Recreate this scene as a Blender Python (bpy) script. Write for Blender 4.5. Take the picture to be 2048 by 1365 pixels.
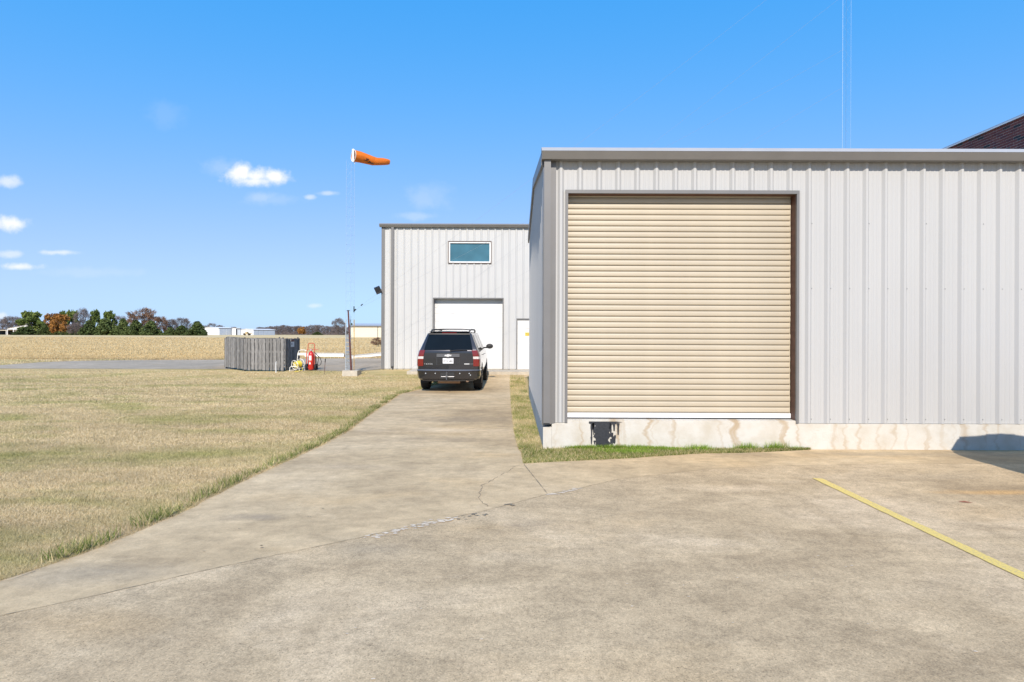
import bpy, bmesh, math, random
import numpy as np
from mathutils import Vector, Matrix
R = math.radians
random.seed(7); rng = np.random.default_rng(11)
for o in list(bpy.data.objects): bpy.data.objects.remove(o)
SC = bpy.context.scene
COL = SC.collection
# ------------------------------------------------------------------ camera
F = 1110.0; CX = 1024.0; HY = 669.0; CAMH = 1.83; ROLL = R(0.2)
cam = bpy.data.cameras.new('camera'); camo = bpy.data.objects.new('camera', cam); COL.objects.link(camo)
cam.sensor_fit = 'HORIZONTAL'; cam.sensor_width = 36; cam.lens = 36 * F / 2048
cam.shift_y = -(682.5 - HY) / 2048; cam.clip_start = 0.1; cam.clip_end = 6000
camo.matrix_world = Matrix.Translation((0, 0, CAMH)) @ Matrix.Rotation(R(90), 4, 'X') @ Matrix.Rotation(ROLL, 4, 'Z')
SC.camera = camo
# ------------------------------------------------------------------ light
SUN_EL = R(37); SUN_AZ = R(1.5)            # light travels towards +Y, a little to +X
sd = Vector((math.sin(SUN_AZ) * math.cos(SUN_EL), math.cos(SUN_AZ) * math.cos(SUN_EL), -math.sin(SUN_EL)))
sun = bpy.data.lights.new('sun', 'SUN'); sun.energy = 5.0; sun.angle = R(0.53); sun.color = (1.0, 0.915, 0.80)
suno = bpy.data.objects.new('sun', sun); COL.objects.link(suno)
suno.rotation_euler = sd.to_track_quat('-Z', 'Y').to_euler(); suno.location = (-5, -20, 30)
W = bpy.data.worlds.new('World'); SC.world = W; W.use_nodes = True
SC.view_settings.view_transform = 'Standard'; SC.view_settings.look = 'None'
SC.view_settings.exposure = 0.12; SC.view_settings.gamma = 1.0; SC.view_settings.use_curve_mapping = False
SC.render.resolution_x = 1024; SC.render.resolution_y = 682

def unroll(px, py):
    return px + (py - 682.5) * math.tan(ROLL), py - (px - 1024) * math.tan(ROLL)
def Wp(px, py, d):                         # pixel + distance -> world
    x, y = unroll(px, py)
    return Vector(((x - CX) / F * d, d, CAMH + (HY - y) / F * d))

def build_world():
    nt = W.node_tree; N = nt.nodes; L = nt.links; N.clear()
    out = N.new('ShaderNodeOutputWorld'); bg = N.new('ShaderNodeBackground')
    sky = N.new('ShaderNodeTexSky'); sky.sky_type = 'NISHITA'; sky.sun_disc = False
    sky.sun_elevation = SUN_EL; sky.sun_rotation = R(180) + SUN_AZ
    sky.altitude = 100; sky.air_density = 1.0; sky.dust_density = 0.3; sky.ozone_density = 3.0
    # the camera's rendering of a clear winter sky: one tone curve per channel over the physical sky
    sc = N.new('ShaderNodeSeparateColor'); L.new(sky.outputs[0], sc.inputs[0]); cc = N.new('ShaderNodeCombineColor')
    for i, (k, pw) in enumerate(((3.85, 2.2), (2.0, .446), (5.05, .17))):
        a = N.new('ShaderNodeMath'); a.operation = 'POWER'; L.new(sc.outputs[i], a.inputs[0]); a.inputs[1].default_value = pw
        b = N.new('ShaderNodeMath'); b.operation = 'MULTIPLY'; L.new(a.outputs[0], b.inputs[0]); b.inputs[1].default_value = k
        if i == 0:
            e = N.new('ShaderNodeMath'); e.operation = 'ADD'; L.new(a.outputs[0], e.inputs[0]); e.inputs[1].default_value = 7.0
            g = N.new('ShaderNodeMath'); g.operation = 'DIVIDE'; L.new(b.outputs[0], g.inputs[0]); L.new(e.outputs[0], g.inputs[1]); b = g
        L.new(b.outputs[0], cc.inputs[i])
    bg.inputs['Strength'].default_value = 0.142
    # clouds, laid out by compass direction and elevation
    tc = N.new('ShaderNodeTexCoord'); sp = N.new('ShaderNodeSeparateXYZ'); L.new(tc.outputs['Generated'], sp.inputs[0])
    def M(op, a, b=None, c=None, clamp=False):
        n = N.new('ShaderNodeMath'); n.operation = op; n.use_clamp = clamp
        for i, v in enumerate((a, b, c)):
            if v is None: continue
            if isinstance(v, (int, float)): n.inputs[i].default_value = v
            else: L.new(v, n.inputs[i])
        return n.outputs[0]
    yy = M('MAXIMUM', sp.outputs['Y'], 0.02)
    u = M('DIVIDE', sp.outputs['X'], yy); v = M('DIVIDE', sp.outputs['Z'], yy)
    cb = N.new('ShaderNodeCombineXYZ'); L.new(u, cb.inputs[0]); L.new(v, cb.inputs[1])
    no = N.new('ShaderNodeTexNoise'); no.inputs['Scale'].default_value = 34; no.inputs['Detail'].default_value = 7; no.inputs['Roughness'].default_value = 0.6
    mpn = N.new('ShaderNodeMapping'); mpn.inputs['Location'].default_value = (.37, .11, .4); L.new(cb.outputs[0], mpn.inputs['Vector']); L.new(mpn.outputs[0], no.inputs['Vector'])
    nz = M('MULTIPLY', M('SUBTRACT', no.outputs['Fac'], 0.5), 2.0)
    total = None
    clouds = [(482, 350, 50, 32, 1), (512, 352, 60, 27, 1), (545, 353, 46, 25, 1), (510, 362, 84, 17, .9), (14, 364, 44, 17, .6), (28, 447, 58, 21, .95), (20, 509, 40, 11, .45), (117, 505, 58, 8, .6),
              (36, 534, 62, 11, .8), (655, 387, 26, 7, .4), (619, 395, 18, 7, .45), (520, 395, 50, 16, .22), (630, 612, 22, 7, .35), (845, 400, 45, 34, .16), (835, 432, 60, 13, .2), (4, 632, 16, 12, .5), (445, 335, 60, 26, .16), (545, 400, 90, 16, .12), (330, 230, 60, 40, .07), (860, 390, 70, 40, .12), (180, 545, 160, 14, .10)]
    for (px, py, a, b, s) in clouds:
        x, y = unroll(px, py); u0 = (x - CX) / F; v0 = (HY - y) / F
        du = M('DIVIDE', M('SUBTRACT', u, u0), a / F); dv = M('DIVIDE', M('SUBTRACT', v, v0), b / F)
        r = M('SQRT', M('ADD', M('MULTIPLY', du, du), M('MULTIPLY', dv, dv)))
        e = M('ADD', M('SUBTRACT', 0.72, r), M('MULTIPLY', nz, 0.68))
        mr = N.new('ShaderNodeMapRange'); mr.interpolation_type = 'SMOOTHSTEP'
        mr.inputs['From Min'].default_value = -0.22; mr.inputs['From Max'].default_value = 0.62
        mr.inputs['To Max'].default_value = s; L.new(e, mr.inputs['Value'])
        total = mr.outputs[0] if total is None else M('MAXIMUM', total, mr.outputs[0])
    mx = N.new('ShaderNodeMix'); mx.data_type = 'RGBA'
    L.new(total, mx.inputs['Factor']); L.new(cc.outputs[0], mx.inputs[6]); mx.inputs[7].default_value = (6.8, 6.85, 7.0, 1)
    L.new(mx.outputs[2], bg.inputs['Color']); L.new(bg.outputs[0], out.inputs['Surface'])
build_world()

# ------------------------------------------------------------------ terrain profile
ZP = [(-400, 0), (18.5, 0), (20.5, .03), (22.2, .13), (24.1, .28), (40, .36), (100, .5), (220, .8), (450, .85), (4000, .85)]
def zp(y): return float(np.interp(y, [a for a, b in ZP], [b for a, b in ZP]))
def G(px, py):                              # pixel -> point on the ground
    x, y = unroll(px, py); d = 10.0
    for _ in range(60): d = .5 * d + .5 * min(600, F * (CAMH - zp(d)) / max(1.5, y - HY))
    return Vector(((x - CX) / F * d, d, zp(d)))

# ------------------------------------------------------------------ mesh helpers
class MB:
    def __init__(s): s.v = []; s.f = []
    def add(s, vs, fs):
        b = len(s.v); s.v += [tuple(p) for p in vs]; s.f += [tuple(b + i for i in f) for f in fs]; return s
    def box(s, x0, x1, y0, y1, z0, z1):
        return s.add([(x0, y0, z0), (x1, y0, z0), (x1, y1, z0), (x0, y1, z0), (x0, y0, z1), (x1, y0, z1), (x1, y1, z1), (x0, y1, z1)],
                     [(0, 3, 2, 1), (4, 5, 6, 7), (0, 1, 5, 4), (1, 2, 6, 5), (2, 3, 7, 6), (3, 0, 4, 7)])
    def obox(s, c, ax, ay, az):             # centre and three half-axis vectors
        c = Vector(c); ax = Vector(ax); ay = Vector(ay); az = Vector(az)
        P = [c + sx * ax + sy * ay + sz * az for sz in (-1, 1) for sx, sy in ((-1, -1), (1, -1), (1, 1), (-1, 1))]
        return s.add(P, [(0, 3, 2, 1), (4, 5, 6, 7), (0, 1, 5, 4), (1, 2, 6, 5), (2, 3, 7, 6), (3, 0, 4, 7)])
    def tube(s, pts, r, n=8, closed=False, cap=True):
        pts = [Vector(p) for p in pts]; m = len(pts); rs = r if isinstance(r, (list, tuple)) else [r] * m
        ring = []; up = None
        for i, p in enumerate(pts):
            a = pts[(i - 1) % m] if (closed or i > 0) else p; b = pts[(i + 1) % m] if (closed or i < m - 1) else p
            t = (b - a).normalized()
            if up is None or abs(up.dot(t)) > .98: up = Vector((0, 0, 1)) if abs(t.z) < .9 else Vector((1, 0, 0))
            e = (up - t * up.dot(t)).normalized(); g = t.cross(e); up = e
            ring.append([p + rs[i] * (math.cos(2 * math.pi * k / n) * e + math.sin(2 * math.pi * k / n) * g) for k in range(n)])
        vs = [q for rr in ring for q in rr]; fs = []
        for i in range(m if closed else m - 1):
            j = (i + 1) % m
            for k in range(n): fs.append((i * n + k, i * n + (k + 1) % n, j * n + (k + 1) % n, j * n + k))
        if cap and not closed: fs.append(tuple(range(n))[::-1]); fs.append(tuple((m - 1) * n + k for k in range(n)))
        return s.add(vs, fs)
    def lathe(s, prof, c, axis='Z', n=20):  # prof: (radius, along)
        c = Vector(c); vs = []; fs = []; m = len(prof)
        for r, h in prof:
            for k in range(n):
                a = 2 * math.pi * k / n; p, q = r * math.cos(a), r * math.sin(a)
                vs.append(c + (Vector((p, q, h)) if axis == 'Z' else Vector((h, p, q)) if axis == 'X' else Vector((p, h, q))))
        for i in range(m - 1):
            for k in range(n): fs.append((i * n + k, i * n + (k + 1) % n, (i + 1) * n + (k + 1) % n, (i + 1) * n + k))
        return s.add(vs, fs)
    def sweep(s, prof, path):               # prof points as list of lists: one ring of Vectors per path step
        n = len(path[0]); m = len(path)
        return s.add([p for r in path for p in r], [(i * n + k, i * n + k + 1, (i + 1) * n + k + 1, (i + 1) * n + k) for i in range(m - 1) for k in range(n - 1)])
    def build(s, name, mat=None, parent=None, smooth=False, angle=35, recalc=True):
        me = bpy.data.meshes.new(name); o0 = ORG.get(parent.name, (0, 0, 0)) if parent else (0, 0, 0)
        me.from_pydata([(p[0] - o0[0], p[1] - o0[1], p[2] - o0[2]) for p in s.v], [], s.f)
        if recalc:
            bm = bmesh.new(); bm.from_mesh(me); bmesh.ops.recalc_face_normals(bm, faces=bm.faces); bm.to_mesh(me); bm.free()
        if smooth:
            me.shade_smooth(); me.set_sharp_from_angle(angle=R(angle))
        if mat: me.materials.append(mat)
        return link(name, me, parent)
ORG = {}
def link(name, me, parent=None):
    o = bpy.data.objects.new(name, me); COL.objects.link(o)
    if parent:
        o.parent = parent; ORG[o.name] = ORG.get(parent.name, (0, 0, 0))
    return o
def tag(o, label=None, cat=None, group=None, kind=None):
    if label: o['label'] = label
    if cat: o['category'] = cat
    if group: o['group'] = group
    if kind: o['kind'] = kind
    return o
def thing(name, label, cat, loc=(0, 0, 0), group=None):
    o = bpy.data.objects.new(name, None); COL.objects.link(o); o.location = loc; o.empty_display_size = .2
    ORG[o.name] = tuple(loc); return tag(o, label, cat, group)
def copy_tree(o, parent=None):
    c = o.copy(); COL.objects.link(c)
    if parent: c.parent = parent
    for ch in o.children: copy_tree(ch, c)
    return c
def text_part(txt, size, mat, parent, M4, name='lettering', depth=.002):
    cu = bpy.data.curves.new(name, 'FONT'); cu.body = txt; cu.size = size; cu.extrude = depth; cu.align_x = 'CENTER'; cu.align_y = 'CENTER'; cu.resolution_u = 2
    to = bpy.data.objects.new(name + '_tmp', cu); COL.objects.link(to)
    me = bpy.data.meshes.new_from_object(to.evaluated_get(bpy.context.evaluated_depsgraph_get())); bpy.data.objects.remove(to)
    me.transform(M4); me.materials.clear(); me.materials.append(mat); me.name = name
    o0 = ORG.get(parent.name, (0, 0, 0)); me.transform(Matrix.Translation((-o0[0], -o0[1], -o0[2])))
    return link(name, me, parent)

# ------------------------------------------------------------------ materials
def nodes(name):
    m = bpy.data.materials.new(name); m.use_nodes = True; nt = m.node_tree
    return m, nt, nt.nodes, nt.links, nt.nodes['Principled BSDF']
def ramp(N, L, fac, stops, interp='LINEAR'):
    r = N.new('ShaderNodeValToRGB'); r.color_ramp.interpolation = interp
    while len(r.color_ramp.elements) < len(stops): r.color_ramp.elements.new(.5)
    for e, (p, c) in zip(r.color_ramp.elements, stops): e.position = p; e.color = (*c, 1) if len(c) == 3 else c
    L.new(fac, r.inputs['Fac']); return r.outputs['Color']
def noise(N, L, vec, scale, detail=4, rough=.55, dist=0):
    n = N.new('ShaderNodeTexNoise'); n.inputs['Scale'].default_value = scale; n.inputs['Detail'].default_value = detail
    n.inputs['Roughness'].default_value = rough; n.inputs['Distortion'].default_value = dist
    if vec is not None: L.new(vec, n.inputs['Vector'])
    return n.outputs['Fac']
def mapping(N, L, vec, scale=(1, 1, 1), loc=(0, 0, 0), rot=(0, 0, 0)):
    m = N.new('ShaderNodeMapping'); m.inputs['Scale'].default_value = scale; m.inputs['Location'].default_value = loc; m.inputs['Rotation'].default_value = rot
    L.new(vec, m.inputs['Vector']); return m.outputs[0]
def mix(N, L, fac, a, b, mode='MIX'):
    m = N.new('ShaderNodeMix'); m.data_type = 'RGBA'; m.blend_type = mode
    for sock, v in ((m.inputs['Factor'], fac), (m.inputs[6], a), (m.inputs[7], b)):
        if isinstance(v, (int, float)): sock.default_value = v
        elif isinstance(v, tuple): sock.default_value = (*v, 1) if len(v) == 3 else v
        else: L.new(v, sock)
    return m.outputs[2]
def math_(N, L, op, a, b=None, clamp=False):
    n = N.new('ShaderNodeMath'); n.operation = op; n.use_clamp = clamp
    for i, v in enumerate((a, b)):
        if v is None: continue
        if isinstance(v, (int, float)): n.inputs[i].default_value = v
        else: L.new(v, n.inputs[i])
    return n.outputs[0]
def bump(N, L, bs, h, strength=.3, dist=.01):
    b = N.new('ShaderNodeBump'); b.inputs['Strength'].default_value = strength; b.inputs['Distance'].default_value = dist
    L.new(h, b.inputs['Height']); L.new(b.outputs[0], bs.inputs['Normal'])
def pos(N): return N.new('ShaderNodeNewGeometry').outputs['Position']
def objc(N): return N.new('ShaderNodeTexCoord').outputs['Object']
def pm(name, col, rough=.6, metal=0., var=.12, scale=6., bmp=0., bscale=80., coat=0., obj_rand=0., spec=None, streak=None):
    m, nt, N, L, bs = nodes(name); vec = objc(N)
    sv = mapping(N, L, vec, streak) if streak else vec
    n = noise(N, L, sv, scale, 5)
    c = ramp(N, L, n, [(.25, tuple(x * (1 - var) for x in col)), (.75, tuple(min(1, x * (1 + var)) for x in col))])
    if obj_rand:
        oi = N.new('ShaderNodeObjectInfo'); v = math_(N, L, 'ADD', math_(N, L, 'MULTIPLY', oi.outputs['Random'], 2 * obj_rand), 1 - obj_rand)
        h = N.new('ShaderNodeHueSaturation'); L.new(v, h.inputs['Value']); L.new(c, h.inputs['Color']); c = h.outputs[0]
    L.new(c, bs.inputs['Base Color']); bs.inputs['Roughness'].default_value = rough; bs.inputs['Metallic'].default_value = metal
    if coat: bs.inputs['Coat Weight'].default_value = coat; bs.inputs['Coat Roughness'].default_value = .04
    if spec is not None: bs.inputs['Specular IOR Level'].default_value = spec
    if bmp: bump(N, L, bs, noise(N, L, sv, bscale, 3), bmp, .004)
    return m
M = {}
M['panel'] = pm('light grey wall panel', (.445, .442, .436), .5, 0, .03, 1.2, spec=.2, streak=(1, 1, .3))
M['panel2'] = pm('off-white workshop panel', (.52, .517, .508), .5, 0, .03, 1.2, spec=.2, streak=(1, 1, .3))
M['trim'] = pm('grey metal trim', (.165, .160, .158), .4, 0, .05, 3)
M['gutter'] = pm('grey gutter', (.215, .205, .195), .38, 0, .06, 3)
M['flash'] = pm('light grey eave flashing', (.36, .355, .35), .45, 0, .06, 3)
M['roof'] = pm('galvanised roof', (.47, .47, .475), .4, .2, .05, 3)
M['slat'] = pm('cream door slat', (.46, .393, .292), .45, 0, .06, 2.5, obj_rand=.045)
M['whitebar'] = pm('white bottom bar', (.78, .79, .81), .35, .1, .05, 4)
M['rubber'] = pm('black rubber', (.018, .018, .02), .75, 0, .2, 20, .2)
M['rustjamb'] = pm('brown primed steel jamb', (.13, .06, .04), .6, 0, .3, 9)
M['whitedoor'] = pm('white painted door', (.69, .685, .675), .4, 0, .02, 2)
M['screw'] = pm('screw', (.2, .2, .2), .4, .5, .1, 20)
M['tar'] = pm('black tar', (.022, .024, .03), .6, 0, .4, 25, .6, 40)
M['white'] = pm('white paint', (.78, .78, .77), .45, 0, .05, 6)
M['whitetube'] = pm('cream painted tube', (.80, .77, .70), .4, 0, .05, 12)
M['galv'] = pm('galvanised steel', (.50, .54, .58), .45, .35, .12, 14)
M['mastpaint'] = pm('pale mast paint', (.36, .46, .57), .5, .1, .08, 5)
M['rust'] = pm('dark rusty pipe', (.10, .035, .03), .7, 0, .3, 12)
M['yellowleg'] = pm('ochre rusted steel', (.42, .28, .10), .7, 0, .3, 14)
M['wire'] = pm('grey steel wire', (.33, .33, .34), .5, .3, .1, 5)
M['black'] = pm('black plastic', (.02, .02, .022), .5, 0, .2, 10)
M['red'] = pm('red enamel', (.52, .025, .02), .3, 0, .1, 8, coat=.4)
M['redtube'] = pm('orange red tube', (.55, .09, .04), .4, 0, .1, 8)
M['hose'] = pm('yellow hose', (.66, .53, .05), .5, 0, .15, 20)
M['sock'] = pm('orange windsock cloth', (.66, .15, .004), .75, 0, .16, 6, .5, 14)
M['sockin'] = pm('windsock lining', (.48, .08, .01), .8, 0, .1, 6)
M['wood_board'] = pm('weathered grey board', (.19, .182, .173), .85, 0, .5, 7, .8, 14, obj_rand=.3, streak=(6, 6, .7))
M['brickpost'] = pm('dark post', (.07, .07, .08), .8, 0, .3, 9)
M['paper'] = pm('white sign', (.72, .72, .70), .5, 0, .04, 20)
M['brownsign'] = pm('brown sign band', (.16, .05, .03), .5, 0, .1, 20)
M['yellowsign'] = pm('yellow sign', (.75, .55, .08), .5, 0, .04, 20)
M['redprint'] = pm('red print', (.6, .12, .08), .5, 0, .04, 20)
M['blackprint'] = pm('dark print', (.03, .03, .03), .6, 0, .05, 20)
M['creamwall'] = pm('cream metal wall', (.70, .62, .47), .5, 0, .03, .4)
M['hangarwhite'] = pm('white metal wall', (.78, .78, .78), .5, 0, .03, .5)
M['hangargrey'] = pm('grey hangar door', (.40, .45, .52), .5, 0, .06, .5)
M['darkshade'] = pm('charcoal and interior shade', (.05, .055, .07), .8, 0, .3, 1)  # charcoal parts, and painted shade inside the open barn
M['mortar'] = pm('mortar', (.50, .42, .38), .9, 0, .12, 12, .4)
M['bark'] = pm('bark', (.09, .07, .055), .9, 0, .3, 5, .5, 20)
M['frame_brown'] = pm('bronze window frame', (.12, .09, .08), .45, .2, .1, 8)
def brick_mat():
    m, nt, N, L, bs = nodes('brick'); oi = N.new('ShaderNodeObjectInfo')
    c = ramp(N, L, oi.outputs['Random'], [(0, (.19, .050, .040)), (.3, (.14, .038, .036)), (.5, (.21, .06, .045)), (.68, (.11, .035, .035)), (.72, (.03, .03, .035)), (.86, (.045, .04, .045)), (.9, (.17, .045, .04))], 'CONSTANT')
    n = noise(N, L, objc(N), 30, 4)
    L.new(mix(N, L, math_(N, L, 'MULTIPLY', n, .5), c, (.02, .012, .012)), bs.inputs['Base Color']); bs.inputs['Roughness'].default_value = .85
    bump(N, L, bs, noise(N, L, objc(N), 90, 3), .5, .003); return m
M['brick'] = brick_mat()
def brickfar_mat():
    m, nt, N, L, bs = nodes('brick wall beyond'); b = N.new('ShaderNodeTexBrick'); p = mapping(N, L, pos(N), (1, 1, 1), rot=(R(90), 0, R(90)))
    sp = N.new('ShaderNodeSeparateXYZ'); L.new(pos(N), sp.inputs[0]); cb = N.new('ShaderNodeCombineXYZ')
    L.new(math_(N, L, 'ADD', sp.outputs['X'], sp.outputs['Y']), cb.inputs[0]); L.new(sp.outputs['Z'], cb.inputs[1]); L.new(cb.outputs[0], b.inputs['Vector'])
    b.inputs['Scale'].default_value = 1; b.inputs['Brick Width'].default_value = .203; b.inputs['Row Height'].default_value = .072; b.inputs['Mortar Size'].default_value = .006
    b.inputs['Color1'].default_value = (.17, .045, .04, 1); b.inputs['Color2'].default_value = (.06, .035, .035, 1); b.inputs['Mortar'].default_value = (.33, .27, .25, 1)
    L.new(b.outputs['Color'], bs.inputs['Base Color']); bs.inputs['Roughness'].default_value = .85; return m
M['brickfar'] = brickfar_mat()
def glass_mat(name, col, rough=.03, spec=.5):
    m, nt, N, L, bs = nodes(name); n = noise(N, L, objc(N), 1.3, 2)
    L.new(ramp(N, L, n, [(.3, tuple(x * .85 for x in col)), (.7, tuple(x * 1.15 for x in col))]), bs.inputs['Base Color'])
    bs.inputs['Roughness'].default_value = rough; bs.inputs['Specular IOR Level'].default_value = spec; return m
M['glass'] = glass_mat('teal window glass', (.055, .15, .20))
M['carglass'] = glass_mat('tinted car glass', (.006, .009, .012), .02, .22)
def emis_free_red(name, col):
    m, nt, N, L, bs = nodes(name); v = noise(N, L, objc(N), 40, 2)
    L.new(ramp(N, L, v, [(.3, tuple(x * .7 for x in col)), (.7, col)]), bs.inputs['Base Color']); bs.inputs['Roughness'].default_value = .15; bs.inputs['Coat Weight'].default_value = 1; return m
M['taillight'] = emis_free_red('red tail lamp lens', (.20, .006, .004)); M['reverse'] = emis_free_red('clear lamp lens', (.75, .68, .66))
M['paint'] = pm('dark grey metallic car paint', (.036, .036, .043), .25, .6, .04, 3, coat=1.)
M['chrome'] = pm('chrome', (.7, .7, .72), .12, 1, .04, 8)
M['bumperstep'] = pm('bumper step', (.16, .16, .17), .3, .5, .05, 8)
M['tyre'] = pm('tyre rubber', (.014, .014, .015), .8, 0, .2, 30, .3)
M['rim'] = pm('alloy rim', (.45, .45, .46), .3, .8, .05, 8)
M['silver'] = pm('silver badge', (.62, .62, .62), .35, .2, .04, 8)
M['tanbody'] = pm('dusty tan paint', (.42, .32, .17), .7, 0, .2, 2)
M['exhaust'] = pm('exhaust steel', (.30, .2, .14), .45, .6, .2, 10)
M['plate'] = pm('licence plate', (.78, .79, .82), .4, 0, .03, 20)
M['dryleaf'] = pm('dry leaf', (.22, .09, .05), .8, 0, .3, 30)

def concrete(name, base, dark, light, speck, broom=0., big=.35, stains_and_shade=()):
    m, nt, N, L, bs = nodes(name); p = pos(N)
    n1 = noise(N, L, mapping(N, L, p, (big, big * 1.6, 1)), 1.0, 6, .6, .6)
    n2 = noise(N, L, mapping(N, L, p, (1.4, 2.6, 1), (3, 7, 0)), 1.0, 5, .62)
    c = ramp(N, L, n1, [(.28, dark), (.5, base), (.74, light)])
    c = mix(N, L, math_(N, L, 'MULTIPLY', math_(N, L, 'SUBTRACT', n2, .42, True), 1.5, True), c, tuple(x * .86 for x in dark))
    w = noise(N, L, mapping(N, L, p, (1.1, 1.7, 1), (11, 2, 0)), 1.0, 6, .7, .5)
    c = mix(N, L, math_(N, L, 'MULTIPLY', math_(N, L, 'SUBTRACT', w, .6, True), 2.6, True), c, tuple(min(1, x * 1.28) for x in light))
    sk_ = noise(N, L, mapping(N, L, p, (2.6, .45, 1), (4, 1, 0), (0, 0, R(-14))), 1.0, 6, .65, .3)
    c = mix(N, L, math_(N, L, 'MULTIPLY', math_(N, L, 'SUBTRACT', sk_, .52, True), 1.7, True), c, tuple(x * .9 for x in dark))
    # warm stains
    st = noise(N, L, mapping(N, L, p, (.5, .9, 1), (21, 5, 0)), 1.0, 4, .5)
    c = mix(N, L, math_(N, L, 'MULTIPLY', math_(N, L, 'SUBTRACT', st, .56, True), 1.6, True), c, (base[0] * 1.05, base[1] * .9, base[2] * .66))
    wv = noise(N, L, mapping(N, L, p, (1.3, 2.2, 1), (1, 6, 0)), 1.0, 5, .6); spx = N.new('ShaderNodeSeparateXYZ'); L.new(p, spx.inputs[0])
    for (sx, sy, rx, ry, col, k_) in stains_and_shade:      # placed marks: old stains, and bands painting the shade of dips
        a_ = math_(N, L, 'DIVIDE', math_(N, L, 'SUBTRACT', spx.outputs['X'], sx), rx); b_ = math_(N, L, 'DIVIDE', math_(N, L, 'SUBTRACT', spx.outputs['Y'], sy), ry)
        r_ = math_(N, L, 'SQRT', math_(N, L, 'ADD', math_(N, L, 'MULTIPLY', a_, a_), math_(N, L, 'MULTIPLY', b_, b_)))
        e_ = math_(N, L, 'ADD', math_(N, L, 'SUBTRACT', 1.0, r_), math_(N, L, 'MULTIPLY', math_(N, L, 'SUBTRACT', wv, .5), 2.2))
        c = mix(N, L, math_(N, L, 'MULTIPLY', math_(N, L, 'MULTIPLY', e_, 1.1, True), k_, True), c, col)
    # aggregate
    f1 = noise(N, L, p, 95, 3, .7); f2 = noise(N, L, mapping(N, L, p, (1, 1, 1), (5, 5, 5)), 45, 2, .6)
    k = math_(N, L, 'MULTIPLY', math_(N, L, 'SUBTRACT', f1, .5), 2.0 * speck)
    k2 = math_(N, L, 'MULTIPLY', math_(N, L, 'SUBTRACT', f2, .5), 1.3 * speck)
    f3 = noise(N, L, mapping(N, L, p, (1, 1.5, 1), (8, 2, 0)), 5.5, 5, .68); f4 = noise(N, L, mapping(N, L, p, (1, 1.2, 1), (1, 12, 0)), 1.7, 4, .6)
    k2 = math_(N, L, 'ADD', k2, math_(N, L, 'ADD', math_(N, L, 'MULTIPLY', math_(N, L, 'SUBTRACT', f3, .5), .75), math_(N, L, 'MULTIPLY', math_(N, L, 'SUBTRACT', f4, .5), .5)))
    h = N.new('ShaderNodeHueSaturation'); L.new(math_(N, L, 'ADD', math_(N, L, 'ADD', k, k2), 1.0), h.inputs['Value']); L.new(c, h.inputs['Color'])
    vo = N.new('ShaderNodeTexVoronoi'); vo.inputs['Scale'].default_value = 42; L.new(p, vo.inputs['Vector'])
    dk = math_(N, L, 'LESS_THAN', vo.outputs['Distance'], .16); sel = math_(N, L, 'GREATER_THAN', noise(N, L, p, 17, 2), .50)
    c2 = mix(N, L, math_(N, L, 'MULTIPLY', math_(N, L, 'MULTIPLY', dk, sel), min(1., speck * 1.1)), h.outputs[0], tuple(x * .42 for x in dark))
    L.new(c2, bs.inputs['Base Color']); bs.inputs['Roughness'].default_value = .88; bs.inputs['Specular IOR Level'].default_value = .25
    hh = math_(N, L, 'ADD', f1, f2)
    if broom:
        bw = noise(N, L, mapping(N, L, p, (140, 5, 1), rot=(0, 0, R(18))), 1.0, 2)
        hh = math_(N, L, 'ADD', hh, math_(N, L, 'MULTIPLY', bw, broom))
    bump(N, L, bs, hh, .5, .004); return m
M['lot'] = concrete('exposed aggregate concrete', (.525, .395, .24), (.35, .255, .15), (.64, .495, .325), .66, 0, .35, [(5.7, 6.45, .9, .13, (.62, .36, .13), .55), (2.6, 6.6, .75, .2, (.66, .50, .32), .6), (5.3, 7.2, 1.6, .25, (.44, .34, .22), .5), (.1, 5.3, .35, .2, (.36, .28, .19), .5), (-1.1, 4.7, .5, .2, (.38, .30, .2), .5)])
M['drive'] = concrete('smooth driveway concrete', (.57, .425, .25), (.37, .27, .158), (.65, .50, .315), .28, 1.2, .28, [(-1.0, 11.9, 1.3, .55, (.33, .25, .16), .75), (-1.3, 10.5, 1.8, .35, (.70, .54, .35), .6), (-1.0, 9.6, 1.6, .30, (.36, .27, .17), .65), (-2.5, 5.5, .4, .14, (.32, .25, .17), .7), (-2.2, 7.6, .9, .25, (.42, .32, .21), .5), (-1.2, 15.2, 1.4, .5, (.42, .32, .2), .5), (6.5, 8.5, 4.5, .22, (.34, .27, .18), .7), (-3.2, 4.2, .8, .3, (.40, .32, .22), .6)])  # crosswise light and dark bands paint the shading of dips and a hump
M['apronc'] = concrete('taxiway paving', (.42, .34, .245), (.30, .25, .185), (.53, .435, .32), .2, 0, .12)
M['pad'] = concrete('pad concrete', (.46, .41, .33), (.36, .31, .25), (.55, .50, .42), .2)
M['joint'] = pm('dark joint', (.20, .165, .12), .95, 0, .4, 12)
M['scar'] = pm('pale patch mortar', (.64, .54, .41), .9, 0, .16, 22, .7, 60)
def stripe_mat():
    m, nt, N, L, bs = nodes('worn yellow paint'); p = pos(N)
    w = noise(N, L, p, 60, 4, .75); c = ramp(N, L, w, [(.36, (.45, .36, .22)), (.50, (.72, .535, .14)), (.8, (.80, .61, .20))])
    L.new(c, bs.inputs['Base Color']); bs.inputs['Roughness'].default_value = .75; bump(N, L, bs, noise(N, L, p, 95, 3), .5, .003); return m
M['stripe'] = stripe_mat()
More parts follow.
